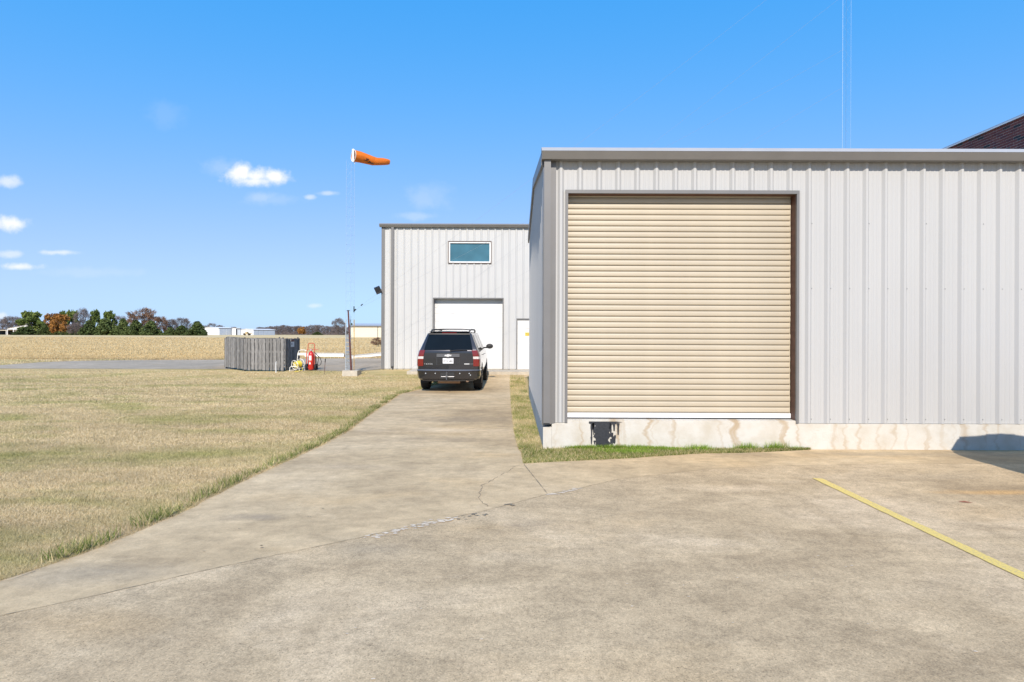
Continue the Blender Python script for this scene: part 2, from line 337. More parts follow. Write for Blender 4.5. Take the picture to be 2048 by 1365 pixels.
def slab_mat():
    m, nt, N, L, bs = nodes('whitewashed slab with rust runs'); p = pos(N)
    sp = N.new('ShaderNodeSeparateXYZ'); L.new(p, sp.inputs[0])
    wob = math_(N, L, 'MULTIPLY', math_(N, L, 'SUBTRACT', noise(N, L, mapping(N, L, p, (2.2, 1, 5.5)), 1.0, 3), .5), .34)
    xs = math_(N, L, 'ADD', sp.outputs['X'], wob); cb = N.new('ShaderNodeCombineXYZ'); L.new(xs, cb.inputs[0])
    L.new(math_(N, L, 'MULTIPLY', sp.outputs['Z'], .35), cb.inputs[2])
    s1 = noise(N, L, mapping(N, L, cb.outputs[0], (5.2, 1, 1)), 1.0, 3, .5)
    s2 = noise(N, L, mapping(N, L, p, (3, 1, 3), (4, 0, 0)), 1.0, 5, .6)
    c = ramp(N, L, s2, [(.3, (.49, .445, .37)), (.6, (.57, .545, .495))])
    c = mix(N, L, math_(N, L, 'MULTIPLY', math_(N, L, 'SUBTRACT', s1, .53, True), 5.0, True), c, (.37, .26, .14))
    e = noise(N, L, mapping(N, L, p, (9, 1, 30)), 1.0, 3)
    c = mix(N, L, math_(N, L, 'MULTIPLY', math_(N, L, 'SUBTRACT', e, .6, True), 2.0, True), c, (.47, .40, .31))
    L.new(c, bs.inputs['Base Color']); bs.inputs['Roughness'].default_value = .85; bump(N, L, bs, noise(N, L, p, 45, 5, .65), .5, .006); return m
M['slab'] = slab_mat()
def grassground(name, cols, scale, green=.0, big=.12):
    m, nt, N, L, bs = nodes(name); p = pos(N)
    a = noise(N, L, mapping(N, L, p, (big, big * 2.2, 1)), 1.0, 6, .62, .4); b = noise(N, L, p, scale, 6, .75)
    c = ramp(N, L, math_(N, L, 'ADD', math_(N, L, 'MULTIPLY', a, .55), math_(N, L, 'MULTIPLY', b, .45)), [(.3, cols[0]), (.5, cols[1]), (.68, cols[2])])
    if green:
        g = noise(N, L, mapping(N, L, p, (.35, .8, 1), (9, 3, 0)), 1.0, 5, .6)
        c = mix(N, L, math_(N, L, 'MULTIPLY', math_(N, L, 'SUBTRACT', g, .5, True), green, True), c, (.22, .23, .06))
    L.new(c, bs.inputs['Base Color']); bs.inputs['Roughness'].default_value = 1; bs.inputs['Specular IOR Level'].default_value = 0.05
    bump(N, L, bs, b, .8, .05); return m
M['ground'] = grassground('dry turf ground', [(.36, .265, .12), (.52, .395, .19), (.62, .48, .245)], 24, 2.6)
M['field'] = grassground('golden hay field', [(.46, .33, .16), (.62, .47, .25), (.72, .57, .33)], 1.2, 0, .05)
def blade_mat(name, stops, gstops=None, patch=(.35, .8)):
    m, nt, N, L, bs = nodes(name); at = N.new('ShaderNodeAttribute'); at.attribute_name = 'tint'; fac = at.outputs['Fac']
    c = ramp(N, L, fac, stops)
    if gstops:
        g = noise(N, L, mapping(N, L, pos(N), (*patch, 1), (9, 3, 0)), 1.0, 5, .6)
        c = mix(N, L, math_(N, L, 'MULTIPLY', math_(N, L, 'SUBTRACT', g, .47, True), 4.2, True), c, ramp(N, L, fac, gstops))
    dr = noise(N, L, mapping(N, L, pos(N), (.10, .55, 1), (2, 8, 0)), 1.0, 5, .6); hv = N.new('ShaderNodeHueSaturation')
    d2 = noise(N, L, mapping(N, L, pos(N), (1.6, 2.6, 1), (5, 1, 0)), 1.0, 5, .7)
    L.new(math_(N, L, 'ADD', math_(N, L, 'ADD', math_(N, L, 'MULTIPLY', dr, .8), math_(N, L, 'MULTIPLY', d2, .75)), .24), hv.inputs['Value']); L.new(c, hv.inputs['Color']); c = hv.outputs[0]
    L.new(c, bs.inputs['Base Color']); bs.inputs['Roughness'].default_value = .8; bs.inputs['Specular IOR Level'].default_value = .1
    tr = N.new('ShaderNodeBsdfTranslucent'); L.new(c, tr.inputs['Color']); ms = N.new('ShaderNodeMixShader'); ms.inputs[0].default_value = .25
    out = N['Material Output']; L.new(bs.outputs[0], ms.inputs[1]); L.new(tr.outputs[0], ms.inputs[2]); L.new(ms.outputs[0], out.inputs['Surface']); return m
STRAW = [(0, (.42, .315, .165)), (.45, (.66, .525, .315)), (1, (.83, .695, .46))]
M['blade'] = blade_mat('dry lawn blades', STRAW, [(0, (.24, .24, .09)), (.5, (.42, .40, .15)), (1, (.60, .53, .25))])
M['greenblade'] = blade_mat('green grass blades', [(0, (.10, .15, .03)), (.35, (.20, .25, .06)), (.55, (.34, .34, .12)), (.7, (.52, .42, .21)), (1, (.70, .57, .34))])
M['lushblade'] = blade_mat('lush weed blades', [(0, (.12, .22, .02)), (.5, (.27, .42, .05)), (1, (.46, .56, .13))])
M['hayblade'] = blade_mat('hay stalks', [(0, (.52, .37, .18)), (.5, (.64, .48, .25)), (1, (.71, .55, .31))])
def leaf_mat(name, stops):
    m, nt, N, L, bs = nodes(name); at = N.new('ShaderNodeAttribute'); at.attribute_name = 'tint'
    oi = N.new('ShaderNodeObjectInfo'); f = math_(N, L, 'ADD', math_(N, L, 'MULTIPLY', at.outputs['Fac'], .75), math_(N, L, 'MULTIPLY', oi.outputs['Random'], .25))
    L.new(ramp(N, L, f, stops), bs.inputs['Base Color']); bs.inputs['Roughness'].default_value = .8; bs.inputs['Specular IOR Level'].default_value = .15; return m
M['pine'] = leaf_mat('pine needles', [(0, (.05, .08, .02)), (.6, (.125, .165, .04)), (1, (.21, .24, .065))])
M['cedar'] = leaf_mat('cedar foliage', [(0, (.04, .06, .02)), (.6, (.09, .12, .04)), (1, (.16, .19, .06))])
M['oak'] = leaf_mat('orange oak leaves', [(0, (.16, .07, .02)), (.6, (.32, .15, .04)), (1, (.42, .23, .08))])
M['bare'] = leaf_mat('bare grey twigs', [(0, (.10, .08, .08)), (.6, (.17, .14, .135)), (1, (.24, .20, .18))])
M['brown'] = leaf_mat('russet twigs and leaves', [(0, (.13, .075, .05)), (.6, (.24, .145, .095)), (1, (.31, .21, .15))])

# ------------------------------------------------------------------ the ground and paving
def sheet(name, poly, off, mat, parent=None, kind='structure', extra=()):
    bm = bmesh.new(); bm.faces.new([bm.verts.new((p[0], p[1], 0)) for p in poly])
    for y in [a for a, b in ZP[1:-1]]:
        g = bm.verts[:] + bm.edges[:] + bm.faces[:]
        bmesh.ops.bisect_plane(bm, geom=g, plane_co=(0, y, 0), plane_no=(0, 1, 0))
    bmesh.ops.triangulate(bm, faces=bm.faces[:])
    for v in bm.verts: v.co.z = zp(v.co.y) + off
    bmesh.ops.recalc_face_normals(bm, faces=bm.faces[:])
    if sum(f.normal.z for f in bm.faces) < 0: bmesh.ops.reverse_faces(bm, faces=bm.faces[:])
    me = bpy.data.meshes.new(name); bm.to_mesh(me); bm.free(); me.materials.append(mat)
    o = link(name, me, parent)
    if not parent: o['kind'] = kind
    return o
sheet('ground', [(-2500, -300), (2500, -300), (2500, 31.0), (-2500, 31.0)], 0, M['ground'])
tag(sheet('field', [(-2500, 31.0), (2500, 31.0), (2500, 3800), (-2500, 3800)], 0, M['field']))

DL = [G(*p) for p in [(833, 765), (800, 790), (740, 831), (700, 862), (650, 890), (560, 931), (480, 968), (350, 1035), (200, 1098), (90, 1136), (0, 1165)]]
DL = [Vector((-2.6, 22.75, 0)), Vector((-2.62, 20, 0))] + [p for p in DL if p.y < 19]
seam = [G(*p) for p in [(0, 1235.6), (194, 1194), (395, 1147.6), (553, 1113), (716, 1079), (793, 1061), (955, 1027.6), (1019, 1011), (1096.5, 990.5), (1158, 979), (1240, 960), (1400, 942), (1520, 934), (1870, 929)]]
DR = [G(*p) for p in [(1047, 929), (1036, 895), (1029, 868), (1023, 820), (1021, 790), (1020, 765)]]
FR = [G(*p) for p in [(1620, 901), (1500, 907), (1400, 909), (1250, 919), (1140, 924)]]     # lower edge of weeds in front of the slab
BX0, BD = .53, 8.88                        # near building corner and front plane
def jag(pts, amp, step=.12, seed=1):
    r = random.Random(seed); out = []
    for a, b in zip(pts[:-1], pts[1:]):
        n = max(1, int((b - a).length / step)); nrm = Vector((-(b - a).y, (b - a).x, 0)).normalized()
        for i in range(n): out.append(a.lerp(b, i / n) + nrm * r.uniform(-amp, amp) * (0 if i == 0 else 1))
    return out + [pts[-1]]
left_ext = [Vector((-5.2, 1.5, 0)), Vector((-8.5, -6, 0))]
seam_ext = [Vector((-4.4, 2.7, 0)), Vector((-7.2, -2.0, 0)), Vector((-8.5, -6, 0))]
DLj = jag(DL, .02, .15, 3); DRj = jag(DR, .015, .15, 4); FRj = jag(FR, .02, .15, 5)
drive_poly = ([Vector((.9, 22.75, 0)), Vector((-2.6, 22.75, 0))] + DLj[1:] + left_ext + seam_ext[::-1][1:] + seam + [Vector((13.0, 8.0, 0)), Vector((13.0, BD + .1, 0)), Vector((5.6, BD + .1, 0))] + FRj + DRj)
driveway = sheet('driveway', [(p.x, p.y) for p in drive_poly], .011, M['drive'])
lot_poly = seam_ext[::-1] + seam + [Vector((13.0, 8.0, 0)), Vector((40, 8.0, 0)), Vector((40, -60, 0)), Vector((-30, -60, 0)), Vector((-30, -6, 0))]
lot = sheet('parking_lot', [(p.x, p.y) for p in lot_poly], .010, M['lot'])
def ribbon(name, pts, w, off, mat, parent, amp=.004, seed=1, step=.05):
    r = random.Random(seed); P = []
    for a, b in zip(pts[:-1], pts[1:]):
        n = max(1, int((b - a).length / step))
        P += [a.lerp(b, i / n) for i in range(n)]
    P.append(pts[-1]); mb = MB(); L_ = []; R_ = []
    for i, p in enumerate(P):
        t = (P[min(i + 1, len(P) - 1)] - P[max(i - 1, 0)]); nrm = Vector((-t.y, t.x, 0)).normalized()
        c = p + nrm * r.uniform(-amp, amp); ww = w * r.uniform(.08, 1.0)
        L_.append((c.x - nrm.x * ww, c.y - nrm.y * ww, zp(c.y) + off)); R_.append((c.x + nrm.x * ww, c.y + nrm.y * ww, zp(c.y) + off))
    n = len(P); mb.add(L_ + R_, [(i, i + 1, n + i + 1, n + i) for i in range(n - 1)])
    return mb.build(name, mat, parent)
ribbon('joint', seam[-4:] + [Vector((13, 8.0, 0))], .0012, .0145, M['joint'], driveway, .006, 15)
ribbon('joint', seam_ext[::-1] + seam[:-3], .0026, .0145, M['joint'], driveway, .006, 5)
ribbon('joint', [G(1048, 931), G(1095, 990)], .007, .015, M['joint'], driveway, .001, 6)
ribbon('crack', [G(*p) for p in [(1045, 931), (1030, 936), (1016, 945), (985, 962), (964, 974), (960, 986), (959.5, 998), (967, 1009), (977, 1016)]], .005, .015, M['joint'], driveway, .016, 7, .04)
ribbon('crack', [G(-60, 1182), G(28, 1162), G(70, 1146)], .004, .015, M['joint'], driveway, .004, 8)
def splat(name, pts, mat, parent, off, seed, rad=.03, n=26, spread=.05):
    r = random.Random(seed); mb = MB()
    for i in range(n):
        a = r.random() * (len(pts) - 1); k = int(a); c = pts[k].lerp(pts[k + 1], a - k)
        cx, cy = c.x + r.gauss(0, spread), c.y + r.gauss(0, spread * .5); m = 9; rr = rad * r.uniform(.3, 1.2); ph = r.random() * 6
        vs = [(cx + rr * r.uniform(.5, 1.5) * 1.6 * math.cos(ph + 6.283 * q / m), cy + rr * r.uniform(.4, 1.1) * math.sin(ph + 6.283 * q / m), zp(cy) + off + i * .00006) for q in range(m)]
        mb.add(vs, [tuple(range(m))])
    return tag(mb.build(name, mat, parent), kind='stuff')
splat('joint_patch', [G(735, 1077), G(800, 1064), G(870, 1046), G(905, 1038)], M['scar'], driveway, .0135, 3, .017, 70, .05)
splat('joint_patch', [G(1097, 992), G(1125, 987), G(1158, 980)], M['scar'], driveway, .0135, 4, .017, 40, .03)
splat('joint_chip', [G(922, 1042), G(950, 1032), G(970, 1034)], M['joint'], driveway, .019, 5, .012, 16, .035)
splat('joint_chip', [G(1008, 1011), G(1024, 1014)], M['joint'], driveway, .019, 6, .015, 9, .02)
splat('oil_spot', [G(560, 1100), G(640, 1035), G(690, 1005), G(372, 1108)], M['joint'], driveway, .0145, 9, .009, 12, .25)
splat('stone_chip', [G(300, 1300), G(900, 1250), G(1700, 1150), G(1850, 1260)], M['scar'], lot, .014, 12, .006, 40, .5)
st = MB(); n = 60; ys = np.linspace(.6, 7.06, n); rr_ = random.Random(4)
Ls = [(3.825 + rr_.uniform(-.005, .005), y, .0155) for y in ys]; Rs = [(3.94 + rr_.uniform(-.005, .005), y + (.0 if i < n - 1 else -.02), .0155) for i, y in enumerate(ys)]
st.add(Ls + Rs, [(i, i + 1, n + i + 1, n + i) for i in range(n - 1)]); st.build('parking_stripe', M['stripe'], lot)
st = MB(); st.add([(p[0] + 2.74, p[1], p[2]) for p in Ls + Rs], [(i, i + 1, n + i + 1, n + i) for i in range(n - 1)]); st.build('parking_stripe', M['stripe'], lot)

apron_pts = [(-40, 23.9), (-9, 23.9), (-6.2, 23.55), (-5.9, 24.0), (-5.9, 60), (-9.0, 60)]
far = [G(*p) for p in [(700, 717.5), (640, 717.8), (420, 720.4), (300, 720.8), (205, 721.6), (143, 723), (82, 725.2), (0, 731.2)]]
ap = [(-45, 22.6), (-25, 23.9), (-12, 24.0), (-9, 23.7), (-6.6, 23.5), (-5.75, 24.05), (-5.75, far[0].y + .1)] + [(p.x, p.y) for p in far] + [(-32, 24.9), (-45, 23.4)]
apron = sheet('taxiway', ap, .012, M['apronc'])
pad = MB().box(-4.3, 3.2, 22.7, 24.12, -.1, .30).build('concrete_pad', M['pad']); pad['kind'] = 'structure'

# ------------------------------------------------------------------ ribbed metal walls
PITCH = .3048
def profile(x0, x1, phase, hgt=.038, base=.052, top=.016):
    pts = [(x0, 0.)]; k = math.floor((x0 - phase) / PITCH) - 1
    while phase + k * PITCH < x1 + PITCH:
        c = phase + k * PITCH
        for dx, h in ((-base, 0), (-top, hgt), (top, hgt), (base, 0), (.098, 0), (.106, .0045), (.124, .0045), (.132, 0), (.172, 0), (.180, .0045), (.198, .0045), (.206, 0)):
            x = c + dx
            if x0 + 1e-4 < x < x1 - 1e-4: pts.append((x, h))
        k += 1
    pts.append((x1, 0.)); return sorted(pts)
def ribbed(parent, u0, u1, phase, z0, z1, place, mat, holes=(), zt=None, name='wall_panel', width=PITCH * 3):
    """panels of three ribs each; place(u, h, z) -> world point; holes: (ua, ub, za, zb)"""
    k = math.floor((u0 - phase + PITCH / 2) / width); a = u0
    while a < u1 - 1e-4:
        b = min(u1, phase - PITCH / 2 + (k + 1) * width); k += 1
        if b - a < .02: a = b; continue
        pr = profile(a, b, phase); xs = [x for x, h in pr]
        ext = [e for hl in holes for e in hl[:2] if a < e < b]
        for e in ext: pr.append((e, float(np.interp(e, xs, [h for x, h in pr[:len(xs)]]))))
        pr.sort(); mb = MB()
        for (xa, ha), (xb, hb) in zip(pr[:-1], pr[1:]):
            if xb - xa < 1e-5: continue
            mid = (xa + xb) / 2; spans = [(z0, None)]
            for (ua, ub, za, zb) in sorted(holes, key=lambda q: q[2]):
                if ua < mid < ub:
                    l0 = spans[-1][0]; spans = spans[:-1] + ([(l0, za)] if za > l0 + .01 else []) + [(zb, None)]
            for s0, s1 in spans:
                ta = (zt(xa) if zt else z1) if s1 is None else s1; tb = (zt(xb) if zt else z1) if s1 is None else s1
                mb.add([place(xa, ha, s0), place(xb, hb, s0), place(xb, hb, tb), place(xa, ha, ta)], [(0, 1, 2, 3)])
        if mb.v:
            bm_o = mb.build(name, mat, parent, recalc=False)
            bm = bmesh.new(); bm.from_mesh(bm_o.data); bmesh.ops.remove_doubles(bm, verts=bm.verts, dist=1e-5); todo = set(bm.faces); isl = []
            while todo:
                st_ = [todo.pop()]; grp = []
                while st_:
                    f_ = st_.pop(); grp.append(f_)
                    for e_ in f_.edges:
                        for g_ in e_.link_faces:
                            if g_ in todo: todo.remove(g_); st_.append(g_)
                isl.append(grp)
            datas = [([tuple(v_.co) for f_ in g_ for v_ in f_.verts], [tuple(range(4 * i_, 4 * i_ + 4)) for i_ in range(len(g_))]) for g_ in isl] if len(isl) > 1 else []
            bm.to_mesh(bm_o.data); bm.free()
            for q_, (vv, ff) in enumerate(datas):
                me = bpy.data.meshes.new(name); me.from_pydata(vv, [], ff); me.materials.append(mat)
                b3 = bmesh.new(); b3.from_mesh(me); bmesh.ops.remove_doubles(b3, verts=b3.verts, dist=1e-5); b3.to_mesh(me); b3.free()
                if q_ == 0: bm_o.data = me
                else: link(name, me, parent)
        a = b

# ---- near building
BXR, BDB = 12.9, 16.1; EZ = 4.60; RIDGE_Y = (BD + BDB) / 2; RZ = EZ + (RIDGE_Y - BD) * 2 / 12
DX0, DX1, DZ0, DZ1 = .887, 4.53, .465, 4.08
nb = thing('metal_building', 'pale ribbed metal building with big cream roll-up door beside the driveway', 'building', (BX0, BD, 0))
def slabmesh():
    mb = MB(); mb.box(BX0 + .11, BXR, BD - .03, BDB, -.3, .42); mb.box(BX0 - .03, BX0 + .108, BD - .03, BDB + .0, -.3, .352)
    return mb
slab = slabmesh().build('foundation_slab', M['slab'], nb)
MB().box(DX0, DX1, BD - .028, BD + .5, .4205, DZ0).build('door_sill', M['slab'], slab)
def tarpatch():
    r = random.Random(2); mb = MB(); y = BD - .034
    def blob(cx, z0, z1, w0, w1, n=14):
        Lp = []; Rp = []
        for i in range(n + 1):
            t = i / n; z = z1 + (z0 - z1) * t; w = w0 + (w1 - w0) * t
            Lp.append((cx - w * r.uniform(.66, 1.12), y, z)); Rp.append((cx + w * r.uniform(.66, 1.12), y, z))
        mb.add(Lp + Rp, [(i, i + 1, n + 1 + i + 1, n + 1 + i) for i in range(n)])
    c = (1205 - 1024) / 125
    blob(c, .05, .40, .155, .12); blob(c + .02, .40, .445, .29, .20, 4); y -= .001
    for k in range(9): blob(c + r.uniform(-.19, .30), r.uniform(.15, .33), .42, .022, .010, 6)
    for k in range(14): y -= .0002; blob(c + r.uniform(-.18, .2), r.uniform(.05, .12), r.uniform(.13, .3), .02, .008, 4)
    return mb
tarpatch().build('tar_patch', M['tar'], slab)
PH1 = 3.822
ribbed(nb, BX0 + .16, BXR, PH1, .425, EZ + .02, lambda u, h, z: (u, BD - h, z), M['panel'], [(DX0 - .03, DX1 + .03, 0, DZ1 + .05)])
# left gable wall (faces -X)
def gz(y): return EZ + (min(y, 2 * RIDGE_Y - y) - BD) * 2 / 12
ribbed(nb, BD + .16, BDB, BD + .30, .36, 0, lambda u, h, z: (BX0 - h, u, z), M['panel'], (), gz)
core = MB(); yb = BDB - .02
core.add([(BX0 + .05, BD + .30, .42), (BXR, BD + .30, .42), (BXR, yb, .42), (BX0 + .05, yb, .42), (BX0 + .05, BD + .30, EZ - .05), (BXR, BD + .30, EZ - .05), (BXR, yb, EZ - .05), (BX0 + .05, yb, EZ - .05)],
         [(0, 3, 7, 4), (2, 3, 7, 6), (1, 2, 6, 5)]); core.build('inner_wall', M['panel'], nb)
rf = MB(); t = .05
for (ya, za, yb_, zb) in ((BD - .12, EZ + .04, RIDGE_Y, RZ + .06), (RIDGE_Y, RZ + .06, BDB + .12, EZ + .04)):
    rf.add([(BX0 - .05, ya, za), (BXR, ya, za), (BXR, yb_, zb), (BX0 - .05, yb_, zb), (BX0 - .05, ya, za + t), (BXR, ya, za + t), (BXR, yb_, zb + t), (BX0 - .05, yb_, zb + t)],
           [(0, 3, 2, 1), (4, 5, 6, 7), (0, 1, 5, 4), (1, 2, 6, 5), (2, 3, 7, 6), (3, 0, 4, 7)])
roof = rf.build('roof', M['roof'], nb)
# gutter swept along the front eave
gp = [(BD - .012, 4.587), (BD - .165, 4.585), (BD - .235, 4.69), (BD - .20, 4.692), (BD - .05, 4.692)]
gt = MB(); gt.add([(BX0 - .07, y, z) for y, z in gp] + [(BXR, y, z) for y, z in gp], [(i, i + 1, 6 + i, 5 + i) for i in range(4)] + [(0, 1, 2, 3, 4)])
gt.build('gutter', M['gutter'], nb)
fp = [(BD - .238, 4.693), (BD - .15, 4.772), (BD - .02, 4.79), (BD - .02, 4.70)]
ft_ = MB(); ft_.add([(BX0 - .075, y, z) for y, z in fp] + [(BXR, y, z) for y, z in fp], [(0, 1, 5, 4), (1, 2, 6, 5), (2, 3, 7, 6), (3, 0, 4, 7), (0, 1, 2, 3), (4, 5, 6, 7)]); ft_.build('eave_flashing', M['flash'], nb)
for a, b in ((BD - .06, RIDGE_Y), (RIDGE_Y, BDB + .14)):
    za = gz(a) if a < RIDGE_Y else RZ; zb = RZ if b == RIDGE_Y else gz(b)
    mb = MB(); x0, x1 = BX0 - .075, BX0 - .038
    lo, hi = -.075, .125
    mb.add([(x0, a, za + lo), (x1, a, za + lo), (x1, b, zb + lo), (x0, b, zb + lo), (x0, a, za + hi), (x1, a, za + hi), (x1, b, zb + hi), (x0, b, zb + hi)],
           [(0, 3, 2, 1), (4, 5, 6, 7), (0, 1, 5, 4), (1, 2, 6, 5), (2, 3, 7, 6), (3, 0, 4, 7)]); mb.build('rake_trim', M['trim'], nb)
ct = MB(); ct.add([(BX0 - .037, BD + .165, z) for z in (.37, 4.58)] + [(BX0 - .037, BD - .037, z) for z in (.37, 4.58)] + [(BX0 + .165, BD - .037, z) for z in (.42, 4.58)], [(0, 2, 3, 1), (2, 4, 5, 3)])
ct.build('corner_trim', M['trim'], nb)
MB().box(BX0 - .03, BX0 + .075, BD - .125, BD - .040, .43, 4.583).build('downspout', M['trim'], nb)
# door surround
MB().box(DX0 - .042, DX0, BD - .045, BD + .13, .425, DZ1).build('door_jamb', M['trim'], nb)
MB().box(DX1, DX1 + .042, BD - .045, BD - .005, .425, DZ1).build('door_jamb', M['trim'], nb)
MB().box(DX1, DX1 + .04, BD - .0045, BD + .29, .466, DZ1).build('jamb_lining', M['rustjamb'], nb)
MB().box(DX0 - .042, DX1 + .042, BD - .046, BD - .005, DZ1 + .001, DZ1 + .055).build('door_head', M['trim'], nb)
MB().box(DX0 - .04, DX1 + .04, BD - .0045, BD + .29, DZ1 + .001, DZ1 + .05).build('head_lining', M['rustjamb'], nb)
rd = MB().box(DX0 + .001, DX1 - .001, BD + .16, BD + .17, DZ0 + .01, DZ1).build('roll_up_door', M['slat'], nb)
tag(rd, 'cream slatted roll-up door')
SP = .0917; ns = 39
sl = MB(); pr = [(0, .004), (.0015, -.013), (.0135, -.013), (.015, .009), (.030, .0145), (.058, .0145), (.078, .012), (.089, .008), (SP, .004)]
sl.add([(DX0 + .004, -o, z) for z, o in pr] + [(DX1 - .012, -o, z) for z, o in pr], [(i, i + 1, len(pr) + i + 1, len(pr) + i) for i in range(len(pr) - 1)])
slo = None
for k in range(ns):
    if slo is None:
        slo = sl.build('slat', M['slat'], None); slo.parent = rd; o = slo
    else:
        o = slo.copy(); COL.objects.link(o)
    o.location = (-BX0 + random.uniform(-.004, .004), BD + .145 - BD, .562 + k * SP)
MB().box(DX0 + .004, DX1 - .006, BD + .118, BD + .15, .487, .562).build('bottom_bar', M['whitebar'], rd)
MB().box(DX0 + .004, DX1 - .006, BD + .125, BD + .15, .4655, .487).build('rubber_seal', M['rubber'], rd)
sc_ = MB()
for k in range(-2, 31):
    x = PH1 + k * PITCH + .055
    if x < .75 or x > 12.8: continue
    zs = [.49, 2.58, 3.62] if not (DX0 - .1 < x < DX1 + .1) else []
    for z in zs:
        if z in (3.62,) and k % 3: continue
        sc_.lathe([(.0, -.006), (.007, -.005), (.008, 0)], (x, BD - .001, z), 'Y', 6)
    if x > DX1 + .1 and k % 3 == 0: sc_.lathe([(.0, -.006), (.007, -.005), (.008, 0)], (x - .03, BD - .001, 1.30), 'Y', 6)
tag(sc_.build('screws', M['screw'], nb), kind='stuff')

# ---- brick building at the right
BKX = 13.0; c_h = .072; b_l = .203; TOPZ = 7.43
bb = thing('brick_building', 'dark red brick building rising behind the metal roof at the right', 'building', (BKX, 9.5, 0))
MB().box(BKX + .012, BKX + 14, 9.5, 30, 0, TOPZ).build('wall', M['brickfar'], bb)
bk = MB(); w = b_l - .010; h = c_h - .010
bk.box(0, .02, 0, w, 0, h); b0 = None
mt = MB().box(BKX + .004, BKX + .0115, 13.2, 17.6, 6.3, TOPZ - .002).build('mortar_bed', M['mortar'], bb)
for r_ in range(15):
    for k in range(20):
        y = 13.6 + k * b_l + (b_l / 2 if r_ % 2 else 0); z = TOPZ - (r_ + 1) * c_h
        if y > 17.2: continue
        if b0 is None:
            b0 = bk.build('brick', M['brick'], None); b0.parent = bb; o = b0
        else: o = b0.copy(); COL.objects.link(o)
        o.location = (random.uniform(-.004, .0), y - 9.5, z)
MB().box(BKX - .05, BKX + 14, 9.45, 30.05, TOPZ + .002, TOPZ + .05).build('coping', M['galv'], bb)
MB().box(BKX - .06, BKX - .051, 9.45, 30.05, TOPZ - .015, TOPZ + .012).build('coping_flashing', M['white'], bb)

# ---- far workshop building
D2 = 24.13; X2 = -5.66; Z2 = .29; E2 = 6.5; X2R = 8.0
wb = thing('workshop_building', 'tall pale ribbed metal workshop behind the parked vehicle', 'building', (X2, D2, Z2))
GD = (-3.39, -.415, .30, 3.36); MD = (.235, 1.15, .31, 2.47); WN = (-2.755, -.935, 4.93, 5.835)
PH2 = -4.704
ribbed(wb, X2 + .12, X2R, PH2, .32, E2 + .02, lambda u, h, z: (u, D2 - h, z), M['panel2'],
       [(GD[0] - .02, GD[1] + .02, 0, GD[3] + .02), (MD[0] - .02, MD[1] + .02, 0, MD[3] + .02), (WN[0] + .01, WN[1] - .01, WN[2] + .01, WN[3] - .01)])
b = MB(); b.box(X2 + .03, X2R, D2 + .36, D2 + 14, .0, E2 - .02); b.build('inner_wall', M['panel'], wb)
MB().box(X2 + .002, X2R, D2 + .005, D2 + .34, -.1, .315).build('foundation_slab', M['pad'], wb)
MB().box(X2 - .02, X2 + .118, D2 - .04, D2 + .12, .3, E2).build('corner_trim', M['trim'], wb)
MB().box(X2 + .42, X2 + .53, D2 - .12, D2 - .036, .42, E2).build('downspout', M['trim'], wb)
MB().box(X2 + .44, X2 + .51, D2 - .17, D2 - .10, .34, .43).build('downspout_shoe', M['black'], wb)
r2 = MB(); r2.add([(X2 - .1, D2 - .1, E2 + .02), (X2R, D2 - .1, E2 + .02), (X2R, D2 + 7, E2 + 1.1), (X2 - .1, D2 + 7, E2 + 1.1), (X2 - .1, D2 + 14.1, E2 + .02), (X2R, D2 + 14.1, E2 + .02)], [(0, 1, 2, 3), (3, 2, 5, 4), (0, 3, 4), (1, 5, 2), (0, 4, 5, 1)])
r2.build('roof', M['roof'], wb)
gp = [(D2 - .035, 6.455), (D2 - .13, 6.455), (D2 - .20, 6.555), (D2 - .14, 6.61), (D2 - .06, 6.61)]
gt = MB(); gt.add([(X2 - .09, y, z) for y, z in gp] + [(X2R, y, z) for y, z in gp], [(i, i + 1, 6 + i, 5 + i) for i in range(4)] + [(0, 1, 2, 3, 4)]); gt.build('gutter', M['gutter'], wb)
tf = .05
MB().box(GD[0] - tf, GD[0], D2 - .045, D2 + .24, .31, GD[3]).build('door_jamb', M['trim'], wb)
MB().box(GD[1], GD[1] + tf, D2 - .045, D2 + .24, .31, GD[3]).build('door_jamb', M['trim'], wb)
MB().box(GD[0] - tf, GD[1] + tf, D2 - .045, D2 + .24, GD[3] + .001, GD[3] + tf).build('door_head', M['trim'], wb)
gd = MB().box(GD[0] + .002, GD[1] - .002, D2 + .26, D2 + .275, GD[2] + .02, GD[3]).build('sectional_door', M['whitedoor'], wb)
sh = (GD[3] - GD[2] - .02) / 5; s0 = None
for k in range(5):
    mb = MB(); x0, x1 = GD[0] + .004, GD[1] - .004; y = -.0
    pr = [(.0, -.012), (.012, 0), (sh * .34, 0), (sh * .34 + .014, .010), (sh * .34 + .028, 0), (sh - .012, 0), (sh - .001, -.012)]
    mb.add([(x0, D2 + .225 - 0 - o * -1, GD[2] + .02 + k * sh + z) for z, o in pr] + [(x1, D2 + .225 + o, GD[2] + .02 + k * sh + z) for z, o in pr], [(i, i + 1, 7 + i + 1, 7 + i) for i in range(6)])
    for i in range(len(pr)):
        pass
    mb.build('door_section', M['whitedoor'], gd)
md = MB().box(MD[0], MD[1], D2 + .01, D2 + .05, MD[2], MD[3]).build('entry_door', M['whitedoor'], wb)
for (xa, xb, za, zb, y0_) in ((MD[0] - .05, MD[0], .31, MD[3], -.045), (MD[1], MD[1] + .05, .31, MD[3], -.045), (MD[0] - .05, MD[1] + .05, MD[3] + .001, MD[3] + .05, -.045)):
    MB().box(xa, xb, D2 + y0_, D2 + .06, za, zb).build('door_frame', M['trim'], md)
MB().box(.575, .80, D2 + .004, D2 + .0095, 2.01, 2.15).build('notice', M['paper'], md)
